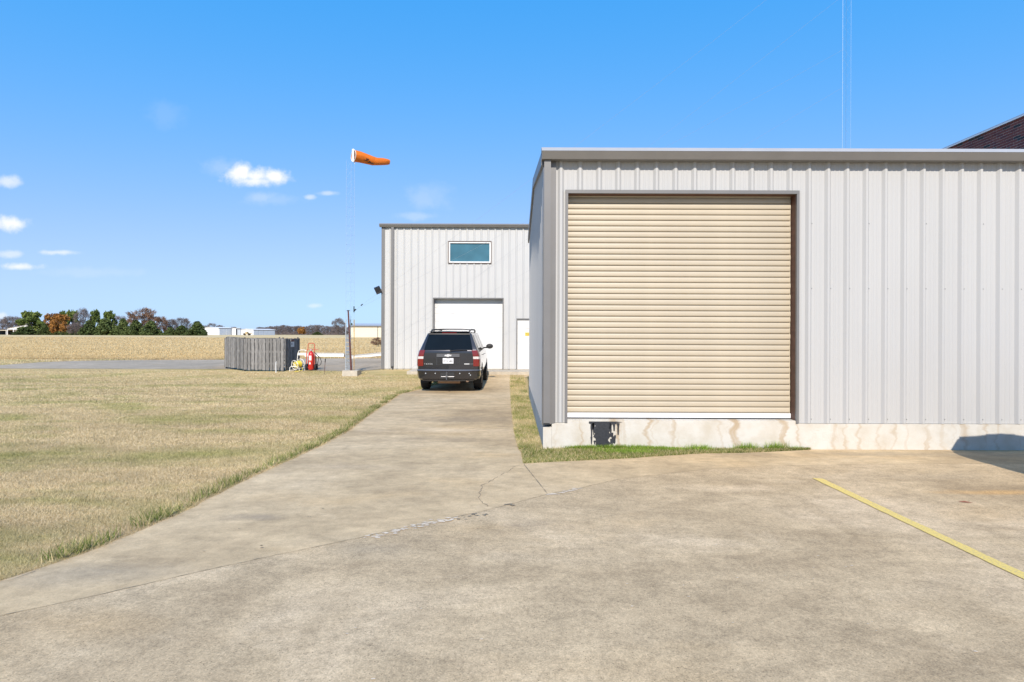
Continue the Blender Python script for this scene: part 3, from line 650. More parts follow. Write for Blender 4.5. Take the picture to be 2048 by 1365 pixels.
text_part('CAUTION', .05, M['redprint'], md, Matrix.Translation((.69, D2 + .003, 2.08)) @ Matrix.Rotation(R(90), 4, 'X'), 'notice_print')
MB().box(.57, .80, D2 + .004, D2 + .0095, 1.76, 1.91).build('notice', M['yellowsign'], md)
text_part('NOTICE', .055, M['blackprint'], md, Matrix.Translation((.685, D2 + .003, 1.865)) @ Matrix.Rotation(R(90), 4, 'X'), 'notice_print')
for z in (1.82, 1.79): MB().box(.61, .76, D2 + .003, D2 + .0038, z, z + .008).build('notice_print', M['blackprint'], md)
for z in (.55, 1.4, 2.25): MB().box(MD[0] - .006, MD[0] + .012, D2 - .004, D2 + .008, z, z + .1).build('hinge', M['galv'], md)
wn = MB()
a, b_, c, d = WN
for (xa, xb, za, zb) in ((a - .035, b_ + .035, d, d + .035), (a - .035, b_ + .035, c - .035, c), (a - .035, a, c, d), (b_, b_ + .035, c, d)): wn.box(xa, xb, D2 - .05, D2 + .1, za, zb)
wo = wn.build('window', M['frame_brown'], wb)
wn = MB()
for (xa, xb, za, zb) in ((a, b_, d - .055, d), (a, b_, c, c + .055), (a, a + .055, c + .055, d - .055), (b_ - .055, b_, c + .055, d - .055)): wn.box(xa + .001, xb - .001, D2 - .03, D2 + .09, za + .001, zb - .001)
wn.build('sash', M['white'], wo)
MB().box(a + .055, b_ - .055, D2 + .03, D2 + .04, c + .055, d - .055).build('pane', M['glass'], wo)
fl = thing('floodlight', 'small black floodlight on the upper left corner of the tall workshop', 'floodlight', (X2 - .12, D2 - .02, 3.75))
q = Wp(757, 581, D2 - .05)
MB().obox((q.x, q.y - .08, q.z), (.11, .03, .05), (-.02, .05, .03), (-.05, -.04, .12)).build('housing', M['black'], fl, True)
MB().tube([(q.x, q.y, q.z), (q.x + .1, q.y + .03, q.z + .02), (X2 - .02, D2 + .02, q.z + .02)], .02).build('bracket', M['black'], fl)

# ------------------------------------------------------------------ parked SUV
def make_suv(label, group, paint, detail=True):
    root = thing('parked_car', label, 'car', (0, 0, 0), group)
    LOW = [(.36, .80), (.42, .90), (.55, .960), (.75, .985), (.95, .990), (1.12, .978), (1.22, .955)]
    GH = [0, .1, .3, .5, .7, .9, 1.0]; ROOF = [(.88, .038), (.6, .066), (.3, .078), (.03, .082)]
    def ip(y, t): return float(np.interp(y, [a for a, b in t], [b for a, b in t]))
    def fw(y): return ip(y, [(0, .945), (.03, .965), (.10, .992), (.25, 1), (4.6, 1), (4.85, .965), (5.02, .90), (5.12, .80)])
    def zb(y): return ip(y, [(0, 1.29), (3.9, 1.27), (4.9, 1.08), (5.12, .95)])
    def zr(y): return ip(y, [(0, 1.83), (1, 1.85), (2.6, 1.85), (3.25, 1.80), (4.05, 1.27), (4.12, 1.21), (4.9, 1.12), (5.12, .97)])
    def wr(y): return ip(y, [(0, .70), (3.2, .71), (4.05, .80), (4.9, .78), (5.12, .6)])
    def skew(z): return .52 * max(0, z - 1.30) if z > 1.3 else (.0 if z > .6 else .0)
    nl = len(LOW); ng = len(GH); nr = len(ROOF)
    def half(y, t):                          # t in level index units (float ok)
        i = int(t); f = t - i
        def lev(i):
            s = zb(y) / 1.29
            if i < nl:
                z, w = LOW[i]; return (z if z < .6 else .6 + (z - .6) * (zb(y) - .6) / .69, w * fw(y))
            i -= nl
            if i < ng:
                g = GH[i]; return (zb(y) + g * (zr(y) - zb(y)), (.93 * fw(y)) * (1 - g) + wr(y) * min(1, fw(y) + .03) * g)
            w, h = ROOF[i - ng]; k = ip(y, [(0, 1), (3.3, 1), (4.1, .5), (5.1, .3)])
            return (zr(y) + h * k, wr(y) * w)
        z, w = lev(i)
        if f > 0: z1, w1 = lev(i + 1); z += (z1 - z) * f; w += (w1 - w) * f
        return z, w
    NL = nl + ng + nr
    def S(y, t, side, off=0):
        z, w = half(y, t); k = max(0, 1 - y / 1.0)
        return Vector((side * (w + off), y + skew(z) * k, z))
    def C(u, z, off=0):                      # rear face by height
        ts = np.linspace(0, NL - 1, 160); zs = [half(0, t)[0] for t in ts]; w = float(np.interp(z, zs, [half(0, t)[1] for t in ts]))
        return Vector((u * w, skew(z) - .055 * (1 - u * u) - off, z))
    st_ = [0, .03, .10, .25, .5, .8, 1.05, 1.3, 1.8, 2.3, 2.8, 3.25, 3.45, 3.65, 3.85, 4.05, 4.12, 4.4, 4.65, 4.85, 5.02, 5.12]
    mb = MB(); n = 2 * NL
    for y in st_:
        mb.v += [tuple(S(y, j, -1)) for j in range(NL)] + [tuple(S(y, j, 1)) for j in range(NL - 1, -1, -1)]
    m = len(st_)
    for i in range(m - 1):
        for k in range(n): mb.f.append((i * n + k, i * n + (k + 1) % n, (i + 1) * n + (k + 1) % n, (i + 1) * n + k))
    NU = 8; base = len(mb.v); idx = {}
    for j in range(NL):
        for q in range(1, NU):
            u = -1 + 2 * q / NU; z, w = half(0, j); idx[(j, q)] = len(mb.v)
            mb.v.append((u * w, skew(z) - .055 * (1 - u * u), z))
        idx[(j, 0)] = j; idx[(j, NU)] = n - 1 - j
    for j in range(NL - 1):
        for q in range(NU): mb.f.append((idx[(j, q)], idx[(j + 1, q)], idx[(j + 1, q + 1)], idx[(j, q + 1)]))
    mb.f.append(tuple(idx[(NL - 1, q)] for q in range(NU + 1)))
    mb.f.append(tuple(idx[(0, q)] for q in range(NU, -1, -1)) )
    e = (m - 1) * n
    mb.f.append(tuple(e + k for k in range(n)))
    body = mb.build('body', paint, root, True, 32)
    cut = []
    for y in (1.08, 4.03):
        for s in (-1, 1):
            c = MB(); c.lathe([(0, -.3), (.475, -.3), (.475, .3), (0, .3)], (s * .95, y, .42), 'X', 28); cut.append(c)
    cm = MB()
    for c in cut: cm.add(c.v, c.f)
    co = cm.build('cutter', M['black'], None)
    bm = bmesh.new(); bm.from_mesh(co.data); bmesh.ops.remove_doubles(bm, verts=bm.verts, dist=1e-5); bmesh.ops.recalc_face_normals(bm, faces=bm.faces); bm.to_mesh(co.data); bm.free()
    md_ = body.modifiers.new('arches', 'BOOLEAN'); md_.operation = 'DIFFERENCE'; md_.object = co; md_.solver = 'EXACT'
    try: md_.material_mode = 'TRANSFER'
    except Exception: pass
    bpy.context.view_layer.update()
    ne = bpy.data.meshes.new_from_object(body.evaluated_get(bpy.context.evaluated_depsgraph_get()))
    body.modifiers.clear()
    if len(ne.polygons) > 100: body.data = ne
    bpy.data.objects.remove(co)
    def patch(name, mat, fn, nu, nv, parent=root, thick=None):
        mb = MB(); mb.v = [tuple(fn(i / nu, j / nv)) for j in range(nv + 1) for i in range(nu + 1)]
        mb.f = [(j * (nu + 1) + i, j * (nu + 1) + i + 1, (j + 1) * (nu + 1) + i + 1, (j + 1) * (nu + 1) + i) for j in range(nv) for i in range(nu)]
        return mb.build(name, mat, parent, True)
    # glass
    patch('rear_window', M['carglass'], lambda a, b: C((-1 + 2 * a) * (.875 + .055 * b), 1.325 + b * .475, .012), 8, 6)
    for s in (-1, 1):
        for (ya, yb) in ((.42, 1.42), (1.52, 2.42), (2.52, 3.25)):
            def fs(a, b, ya=ya, yb=yb):
                y = ya + a * (yb - ya) - (.0 if yb < 3 else 0); y += (.38 * (1 - b) * a if yb > 3 else 0)
                return S(y, nl + .6 + b * 4.7, s, .008)
            patch('side_window', M['carglass'], fs, 5, 4)
        for y, zz in ((1.62, 1.12), (2.62, 1.12)):
            MB().obox((s * .998, y, zz), (.012, 0, 0), (0, .09, 0), (0, 0, .014)).build('door_handle', paint, root)
        for y in (1.47, 2.47):
            patch('door_gap', M['black'], lambda a, b, y=y: S(y - .004 + a * .008, 2.2 + b * (nl - 2.2), s, .003), 1, 6)
        patch('roof_edge', M['black'], lambda a, b: S(.35 + a * 2.9, nl + ng - 1.25 + b * .12, s, .006), 6, 1)
        # tail lamp: upper red, clear, lower red
        tl = None
        for z0, z1, mm in ((.82, 1.04, 'taillight'), (1.045, 1.12, 'reverse'), (1.125, 1.315, 'taillight')):
            def ft(a, b, z0=z0, z1=z1):
                z = z0 + b * (z1 - z0)
                if a < .5: p = C(s * (.835 + .165 * a * 2), z, .018); return p
                y = (a - .5) * 2 * .16; ts = np.linspace(0, NL - 1, 120); t = float(np.interp(z, [half(y, q)[0] for q in ts], ts))
                p = S(y, t, s, .014); p.y -= .018 * (1 - (a - .5) * 2); return p
            o = patch('tail_lamp' if tl is None else 'lens', M[mm], ft, 8, 3, root if tl is None else tl); tl = tl or o
        # mirror
        mr = MB(); mr.lathe([(0, -.07), (.09, -.06), (.115, 0), (.10, .05), (.0, .07)], (0, 0, 0), 'Y', 14)
        mr.v = [(s * 1.13 + p[0] * 1.15, 3.28 + p[1], 1.36 + p[2] * .82) for p in mr.v]
        mo = mr.build('wing_mirror', M['black'], root, True); MB().obox((s * 1.0, 3.30, 1.31), (.08, 0, 0), (0, .03, 0), (0, 0, .025)).build('mirror_arm', M['black'], mo)
        # roof rails
        MB().tube([(s * .61, .50, 1.89), (s * .615, .72, 1.945), (s * .62, 1.2, 1.962), (s * .62, 2.4, 1.962), (s * .61, 2.85, 1.945), (s * .60, 3.05, 1.87)], .027, 8).build('roof_rail', M['black'], root, True)
    for y in (.95, 2.3): MB().tube([(-.61, y, 1.958), (-.3, y, 1.976), (.3, y, 1.976), (.61, y, 1.958)], .016, 6).build('roof_rack_bar', M['black'], root, True)
    # wheels
    for y in (1.08, 4.03):
        for s in (-1, 1):
            ty = MB(); prf = [(.25, -.125), (.36, -.138), (.392, -.11), (.40, -.06), (.40, .06), (.392, .11), (.36, .138), (.25, .125), (.25, -.125)]
            ty.lathe(prf, (s * .86, y, .40), 'X', 32); wh = ty.build('wheel', M['tyre'], root, True, 50)
            rm = MB(); rm.lathe([(.255, -.118 * s), (.255, .10 * s), (.20, .118 * s), (.06, .09 * s), (0, .10 * s)], (s * .86, y, .40), 'X', 24); rm.build('rim', M['rim'], wh, True)
            for k in range(6):
                a = k * math.pi / 3
                MB().obox((s * (.86 + .11), y + .14 * math.cos(a), .40 + .14 * math.sin(a)), (.012, 0, 0), (0, .09 * math.cos(a), .09 * math.sin(a)), (0, -.022 * math.sin(a), .022 * math.cos(a))).build('spoke', M['rim'], wh)
    # bumper
    plan = [(-.985, .62), (-.992, .25), (-.975, .06), (-.91, -.05), (-.7, -.105), (-.35, -.13), (0, -.14), (.35, -.13), (.7, -.105), (.91, -.05), (.975, .06), (.992, .25), (.985, .62)]
    pf = [(-.10, .715), (-.005, .712), (.012, .69), (.012, .66), (.0, .645), (.0, .52), (-.03, .43), (-.12, .385)]
    rings = []
    for i, p in enumerate(plan):
        a = Vector((*plan[max(0, i - 1)], 0)); b2 = Vector((*plan[min(len(plan) - 1, i + 1)], 0)); t = (b2 - a).normalized(); nrm = Vector((t.y, -t.x, 0))
        rings.append([Vector((p[0] + nrm.x * o, p[1] + nrm.y * o, z)) for o, z in pf])
    mb = MB(); mb.sweep(None, rings); bp = mb.build('rear_bumper', paint, root, True, 40)
    mb = MB(); mb.sweep(None, [[r[0] + Vector((0, 0, .004)), r[1] + Vector((0, -.002, .004)), r[2] + Vector((0, -.004, .0))] for r in rings[2:-2]]); mb.build('bumper_step', M['bumperstep'], bp, True)
    for x in (-.69, -.39, .37, .66, .70): MB().lathe([(0, -.012), (.016, -.010), (.018, 0)], (x, C(x, .6).y - .085, .60 if x < .7 else .55), 'Y', 10).build('parking_sensor', M['galv'], bp)
    MB().box(-.23, .20, -.148, -.10, .44, .63).build('hitch_recess', M['black'], bp)
    MB().tube([(-.2, -.16, .50), (.2, -.16, .50)], .012).build('hitch_bar', M['bumperstep'], bp)
    hb = MB(); hb.box(-.05, .015, -.30, -.15, .49, .55); hb.lathe([(0, 0), (.02, .0), (.016, .04), (.027, .06), (.027, .085), (0, .105)], (-.018, -.27, .55), 'Z', 10); hb.build('tow_ball', M['bumperstep'], bp, True)
    MB().tube([(-.018, -.27, .50), (-.018, -.28, .42)], .018).build('hitch_pin', M['bumperstep'], bp)
    # liftgate fittings
    y0 = C(0, 1.0).y
    def rect(name, mat, u0, u1, z0, z1, off, th=.02, parent=root):
        mb = MB(); nseg = 6; P = []
        for i in range(nseg + 1):
            x = u0 + (u1 - u0) * i / nseg
            for z in (z0, z1):
                p = C(x / .93, z, off); P += [Vector((x, p.y, z)), Vector((x, p.y + th, z))]
        mb.v = [tuple(p) for p in P]
        for i in range(nseg):
            a = i * 4; c = a + 4; mb.f += [(a, c, c + 2, a + 2), (a + 2, c + 2, c + 3, a + 3), (a, a + 1, c + 1, c)]
        mb.f += [(0, 2, 3, 1), (nseg * 4, nseg * 4 + 1, nseg * 4 + 3, nseg * 4 + 2)]
        return mb.build(name, mat, parent)
    rect('liftgate_gap', M['black'], -.84, .84, .722, .734, .004)
    pc = rect('plate_recess', M['black'], -.375, .375, .85, 1.225, .006)
    rect('plate_surround', paint, -.335, .335, .875, 1.085, .012, parent=pc)
    rect('handle_bar', M['bumperstep'], -.355, .355, 1.105, 1.205, .035, .04, pc)
    pl = rect('licence_plate', M['plate'], -.165, .165, .905, 1.07, .020, parent=pc)
    yp = C(0, .98, .024).y
    text_part('MCW 6883', .085, M['blackprint'], pl, Matrix.Translation((0, yp, .975)) @ Matrix.Rotation(R(90), 4, 'X') @ Matrix.Diagonal((.72, 1, 1, 1)), 'plate_number', .001)
    text_part('TEXAS', .035, M['blackprint'], pl, Matrix.Translation((0, yp, 1.045)) @ Matrix.Rotation(R(90), 4, 'X'), 'plate_state', .001)
    em = MB(); ye = C(0, 1.15, .045).y
    def cross(x0, x1, z0, z1, sh_): em.add([(x0 + sh_ * .02, ye, z0), (x1 - sh_ * .0 + sh_ * .02, ye, z0), (x1 - sh_ * .02, ye, z1), (x0 - sh_ * .02, ye, z1)], [(0, 1, 2, 3)])
    em.add([(-.115, ye, 1.130), (.095, ye, 1.130), (.115, ye, 1.178), (-.095, ye, 1.178)], [(0, 1, 2, 3)])
    em.add([(-.045, ye - .002, 1.112), (.03, ye - .002, 1.112), (.05, ye - .002, 1.196), (-.03, ye - .002, 1.196)], [(0, 1, 2, 3)]); em.build('emblem', M['silver'], pc)
    text_part('T A H O E', .058, M['silver'], root, Matrix.Translation((-.615, C(-.66, .885, .008).y - .012, .885)) @ Matrix.Rotation(R(90), 4, 'X') @ Matrix.Rotation(R(-4), 4, 'Y'), 'lettering', .006)
    rect('badge', M['silver'], .50, .66, .875, .905, .006); rect('badge', M['bumperstep'], .675, .80, .878, .902, .006)
    wp = MB(); wp.tube([C(.09, 1.30, .04), C(.25, 1.315, .05), C(.45, 1.325, .05), C(.68, 1.322, .035)], .016, 6); wp.tube([C(.09, 1.295, .0), C(.09, 1.295, .045)], .03, 8); wp.build('rear_wiper', M['black'], root, True)
    rect('brake_light', M['taillight'], -.23, .23, 1.845, 1.872, .02, .03)
    MB().box(-.62, .62, C(0, 1.86).y - .05, .75, 1.885, 1.905).build('spoiler', paint, root)
    rect('spoiler_lip', M['black'], -.66, .66, 1.803, 1.84, .012)
    MB().box(-.72, .72, .35, 4.7, .30, .40).build('underbody', M['black'], root)
    MB().tube([(.60, -.02, .36), (.55, .3, .37), (.5, .8, .36)], .042, 10).build('exhaust_pipe', M['exhaust'], root, True)
    MB().tube([(-.35, .22, .33), (.35, .22, .33)], .07, 10).build('muffler', M['exhaust'], root, True)
    for s in (-1, 1):
        MB().box(min(s * .72, s * .95), max(s * .72, s * .95), .63, .645, .24, .46).build('mud_flap', M['rubber'], root)
    # nose
    MB().box(-.55, .55, 5.10, 5.135, .72, .93).build('grille', M['black'], root); MB().box(-.9, .9, 4.95, 5.16, .42, .62).build('front_bumper', paint, root)
    for s in (-1, 1): MB().box(min(s * .58, s * .80), max(s * .58, s * .80), 5.0, 5.115, .76, .92).build('headlight', M['reverse'], root)
    patch('windshield', M['carglass'], lambda a, b: Vector(((-1 + 2 * a) * (.62 + .10 * (1 - b)), 4.02 - b * .72 + .012, 1.30 + b * .50 + .055)), 4, 4)
    return root
suv = make_suv('dark grey SUV parked on the driveway with its tailgate facing us', None, M['paint'])
suv.location = (-1.98, 17.30, .011); suv.rotation_euler = (R(.25), 0, R(-.4))
M['paint2'] = pm('black car paint', (.02, .02, .024), .3, .3, .04, 3, coat=1.)
van = copy_tree(suv); van['label'] = 'parked SUV beyond the right edge whose shadow falls on the slab'
for c_ in list(van.children):
    if c_.name.split('.')[0] in ('roof_rail', 'roof_rack_bar', 'spoiler', 'wing_mirror'):
        for g_ in list(c_.children): bpy.data.objects.remove(g_)
        bpy.data.objects.remove(c_)
van.location = (7.74, 6.93, .010); van.rotation_euler = (0, 0, R(180))

# ------------------------------------------------------------------ small things on the lawn
GZ = lambda y: zp(y)
def fence():
    P = [Wp(451, 700, 24.2), Wp(488, 700, 23.45), Wp(569, 700, 23.4), Wp(598, 700, 25.1), Wp(560, 700, 26.2), Wp(452, 700, 26.2)]
    P = [Vector((p.x, p.y, 0)) for p in P]; P.append(P[0])
    g = thing('board_enclosure', 'weathered grey board fence enclosure on the lawn by the taxiway', 'fence', (P[1].x, P[1].y, GZ(23.4)))
    top = 1.61; r = random.Random(8)
    bmesh_cache = {}
    for si, (a, b) in enumerate(zip(P[:-1], P[1:])):
        L_ = (b - a).length; t = (b - a) / L_; nrm = Vector((t.y, -t.x, 0)); step = .157; n_ = max(2, round(L_ / step))
        inner = 0
        for k in range(n_):
            c = a + t * ((k + .5) * L_ / n_); wdt = L_ / n_ * .5 * r.choice([.74, .78, .82, .86, .93]); zb_ = GZ(c.y) + .055 + r.uniform(-.012, .02) + (.03 if si == 0 else 0); zt_ = top + r.uniform(-.02, .012) - (.0)
            off = nrm * (.028 + r.uniform(-.004, .006)); lean = r.uniform(-.006, .006)
            mb = MB(); mb.obox(c + off + Vector((0, 0, (zb_ + zt_) / 2)), t * wdt, nrm * .0095, Vector((t.x * lean, t.y * lean, (zt_ - zb_) / 2))); mb.build('board', M['wood_board'], g)
        if si in (0, 1):
            for k in range(n_ - 1):
                c = a + t * ((k + 1) * L_ / n_) - nrm * .028
                mb = MB(); mb.obox(c + Vector((0, 0, GZ(c.y) + .08 + .70)), t * .068, nrm * .009, Vector((0, 0, .70 - .07))); mb.build('board', M['wood_board'], g)
        for z in (.35, .85, 1.27):
            c = (a + b) / 2; MB().obox(c + Vector((0, 0, GZ(c.y) + z - .02)), t * (L_ / 2 - .02), nrm * .017, Vector((0, 0, .042))).build('rail', M['wood_board'], g)
        MB().tube([Vector((a.x, a.y, GZ(a.y) - .1)) - nrm * .06, Vector((a.x, a.y, top + .05)) - nrm * .06], .035, 8).build('post', M['brickpost'], g)
    a, b = P[2], P[3]; t = (b - a).normalized(); nrm = Vector((t.y, -t.x, 0)); c = a + t * .78 + nrm * .046
    MB().obox(c + Vector((0, 0, 1.42)), t * .20, nrm * .004, Vector((0, 0, .175))).build('sign_board', M['paper'], g)
    MB().obox(c + nrm * .005 + Vector((0, 0, 1.53)), t * .19, nrm * .002, Vector((0, 0, .055))).build('sign_band', M['brownsign'], g)
    MB().obox(c + nrm * .005 + Vector((0, 0, 1.37)) - t * .08, t * .04, nrm * .002, Vector((0, 0, .03))).build('sign_mark', M['blackprint'], g)
fence()
pp = G(552, 746)
tag(MB().tube([(pp.x, pp.y, pp.z - .1), (pp.x, pp.y, pp.z + .42), (pp.x + .015, pp.y, pp.z + .47)], [.018, .018, .012], 8).build('marker_pipe', M['white'], None, True), 'thin white plastic pipe standing in front of the board enclosure', 'pipe')
def circ(c, r, e1, e2, n=20): return [Vector(c) + r * (math.cos(2 * math.pi * k / n) * Vector(e1) + math.sin(2 * math.pi * k / n) * Vector(e2)) for k in range(n)]
def reel():
    b = G(596, 742.5); bx, by, bz = b
    g = thing('hose_reel_cart', 'cream tube hose reel cart with yellow hose beside the enclosure', 'hose reel', (bx, by, bz))
    s = 1 / 47.0
    def q(px, py, dy=0): return Vector((bx + (px - 596) * s, by + dy, bz + (742 - py) * s))
    MB().tube([q(610, 741, .25), q(610, 708, .25), q(608.5, 702, .25), q(605, 700.5, .25), q(597, 700.5, .25), q(593, 702.5, .25), q(591, 708, .25), q(590, 722, .25), q(590.5, 741, .25)], .017, 8).build('handle_frame', M['whitetube'], g, True)
    MB().tube([q(581.8, 742, -.12), q(582, 735, -.12), q(584.5, 732.5, -.12), q(600, 733.5, -.12), q(601, 742, -.12)], .016, 8).build('front_stand', M['whitetube'], g, True)
    for x in (582, 601): MB().tube([q(x, 741.5, -.12), q(x + 8, 741.5, .25)], .014, 6).build('foot_rail', M['whitetube'], g, True)
    MB().box(q(591, 0).x, q(610, 0).x, by + .235, by + .25, bz + (742 - 711) * s, bz + (742 - 706) * s).build('cross_plate', M['whitetube'], g)
    ax = Vector((.17, .30, .06)).normalized(); e1 = ax.cross(Vector((0, 0, 1))).normalized(); e2 = e1.cross(ax)
    c0 = q(591.8, 730, -.12); c1 = c0 + ax * .33
    for c in (c0, c1):
        w_ = MB().tube(circ(c, .20, e1, e2, 26), .013, 6, True).build('reel_rim', M['whitetube'], g, True)
        for k in range(3):
            a = k * math.pi / 3 + .4; dv = (math.cos(a) * e1 + math.sin(a) * e2) * .2; MB().tube([c - dv, c + dv], .009, 6).build('spoke', M['whitetube'], w_)
    hs = MB()
    for k in range(7):
        c = c0.lerp(c1, .12 + .11 * k); hs.tube(circ(c, .125 - .012 * (k % 2), e1, e2, 20), .024, 8, True)
    hs.tube([c0.lerp(c1, .05), c0.lerp(c1, .95)], .095, 14); hs.tube([c1 - e2 * .13, q(604, 737, .05), q(607, 740, -.1), q(601, 741.5, -.25), q(593, 742, -.2)], .014, 6)
    hs.build('yellow_hose', M['hose'], g, True, 60)
    for sgn in (0, 1): MB().lathe([(.02, -.02), (.075, -.02), (.08, 0), (.075, .02), (.02, .02)], q(605 + sgn * 6, 738.5, .28), 'X', 16).build('wheel', M['galv'], g, True)
reel()
def extinguisher():
    b = G(623, 741.5); bx, by, bz = b; s = 1 / 46.5
    g = thing('wheeled_extinguisher', 'red wheeled fire extinguisher with black hose next to the hose reel', 'extinguisher', (bx, by, bz))
    def q(px, py, dy=0): return Vector((bx + (px - 623) * s, by + dy, bz + (741.5 - py) * s))
    c = q(622.3, 741.5); r = .122
    MB().lathe([(0, .04), (r * .8, .04), (r, .08), (r, .66), (r * .93, .72), (r * .7, .78), (r * .35, .815), (.03, .825), (.03, .86), (0, .86)], c, 'Z', 24).build('cylinder', M['red'], g, True)
    MB().box(c.x - .035, c.x + .035, c.y - .05, c.y + .05, bz + .855, bz + .90).build('valve', M['galv'], g)
    lb = MB(); n_ = 6
    for i in range(n_ + 1):
        a = R(-118 + 52 * i / n_); lb.v += [(c.x + (r + .003) * math.cos(a), c.y + (r + .003) * math.sin(a), bz + z) for z in (.44, .64)]
    lb.f = [(2 * i, 2 * i + 2, 2 * i + 3, 2 * i + 1) for i in range(n_)]; lb.build('label', M['paper'], g)
    lb = MB()
    for i in range(n_ + 1):
        a = R(-112 + 34 * i / n_); lb.v += [(c.x + (r + .003) * math.cos(a), c.y + (r + .003) * math.sin(a), bz + z) for z in (.27 + .0 * i, .40 - abs(i - 3) * .03)]
    lb.f = [(2 * i, 2 * i + 2, 2 * i + 3, 2 * i + 1) for i in range(n_)]; lb.build('label', M['paper'], g)
    MB().tube([q(612.5, 738, .02), q(612.3, 703, .06), q(613.5, 699.8, .1), q(614.2, 697, .1), q(614.6, 690, .1), q(616, 687.5, .1), q(625, 687.5, .1), q(627.5, 689.5, .1), q(627.8, 703, .08), q(628.5, 738, .05)], .016, 8).build('frame_hoop', M['redtube'], g, True)
    MB().tube([q(613.5, 699.5, .08), q(635.5, 699.5, .08)], .012, 8).build('crossbar', M['redtube'], g, True)
    MB().tube([q(612, 735, .03), q(632, 735, .03)], .015, 8).build('axle', M['redtube'], g, True)
    for px in (631, 613.2):
        MB().lathe([(.06, -.035), (.13, -.04), (.145, -.02), (.145, .02), (.13, .04), (.06, .035)], q(px, 734.6, .06), 'X', 22).build('wheel', M['tyre'], g, True)
    hp = [q(628, 705, -.02), q(632, 707.5, -.05), q(636, 711, -.06), q(640.5, 716, -.04), q(643, 723, -.02), q(641.5, 729, 0), q(637.5, 732, 0), q(635, 728, 0), q(636.3, 720, .02), q(636, 713, .03), q(631, 708.5, 0), q(632, 716, -.04), q(632.5, 728, -.03)]
    MB().tube(hp, .014, 8).build('hose', M['rubber'], g, True); MB().tube([q(632.3, 712, -.05), q(632.5, 727, -.05)], .028, 8).build('nozzle', M['black'], g, True)
extinguisher()
b = G(648, 749.5)
sk = thing('ground_stake', 'slim dark stake with a black cap in the lawn right of extinguisher', 'stake', b)
MB().tube([(b.x, b.y, b.z - .15), (b.x + .045, b.y, b.z + .50)], .009, 6).build('rod', M['rust'], sk, True); MB().tube([(b.x + .045, b.y, b.z + .49), (b.x + .056, b.y, b.z + .645)], [.018, .022], 8).build('cap', M['black'], sk, True)
# white beams at the far edge of the taxiway
d = 34.2; z0 = zp(d)
bA = thing('white_beam', 'level white steel beam on short legs at the taxiway edge', 'beam', (Wp(650, 713, d).x, d, z0), 'white beams')
xa, xb = Wp(610, 710, d).x, Wp(688.5, 710, d).x
MB().box(xa, xb, d - .05, d + .05, z0 + .10, z0 + .29).build('web', M['white'], bA)
for zz in (z0 + .085, z0 + .291): MB().box(xa, xb, d - .09, d + .09, zz, zz + .014).build('flange', M['white'], bA)
for x in (xa + .1, xb - .25): MB().box(x, x + .12, d - .06, d + .06, z0 - .05, z0 + .085).build('leg', M['white'], bA)
MB().box(xb + .003, xb + .42, d + .02, d + .1, z0 + .03, z0 + .22).build('dark_bracket', M['brickpost'], bA)
p0 = Wp(703, 716, 33.6); p1 = Wp(764, 710, 34.6); p0.z = zp(33.6) + .09; p1.z = zp(34.6) + .24
bB = thing('white_beam', 'white steel beam lying tilted between the tower and the workshop', 'beam', (p0.x, p0.y, zp(33.6)), 'white beams')
t = (p1 - p0).normalized(); side = Vector((-t.y, t.x, 0)).normalized(); up = t.cross(side) * -1
if up.z < 0: up = -up
MB().obox((p0 + p1) / 2, (p1 - p0) / 2, side * .045, up * .085).build('web', M['white'], bB)
for k in (-1, 1): MB().obox((p0 + p1) / 2 + up * k * .092, (p1 - p0) / 2, side * .08, up * .006).build('flange', M['white'], bB)
MB().box(p1.x - .35, p1.x - .2, p1.y - .06, p1.y + .06, zp(34.6) - .05, p1.z - .10).build('leg', M['white'], bB)

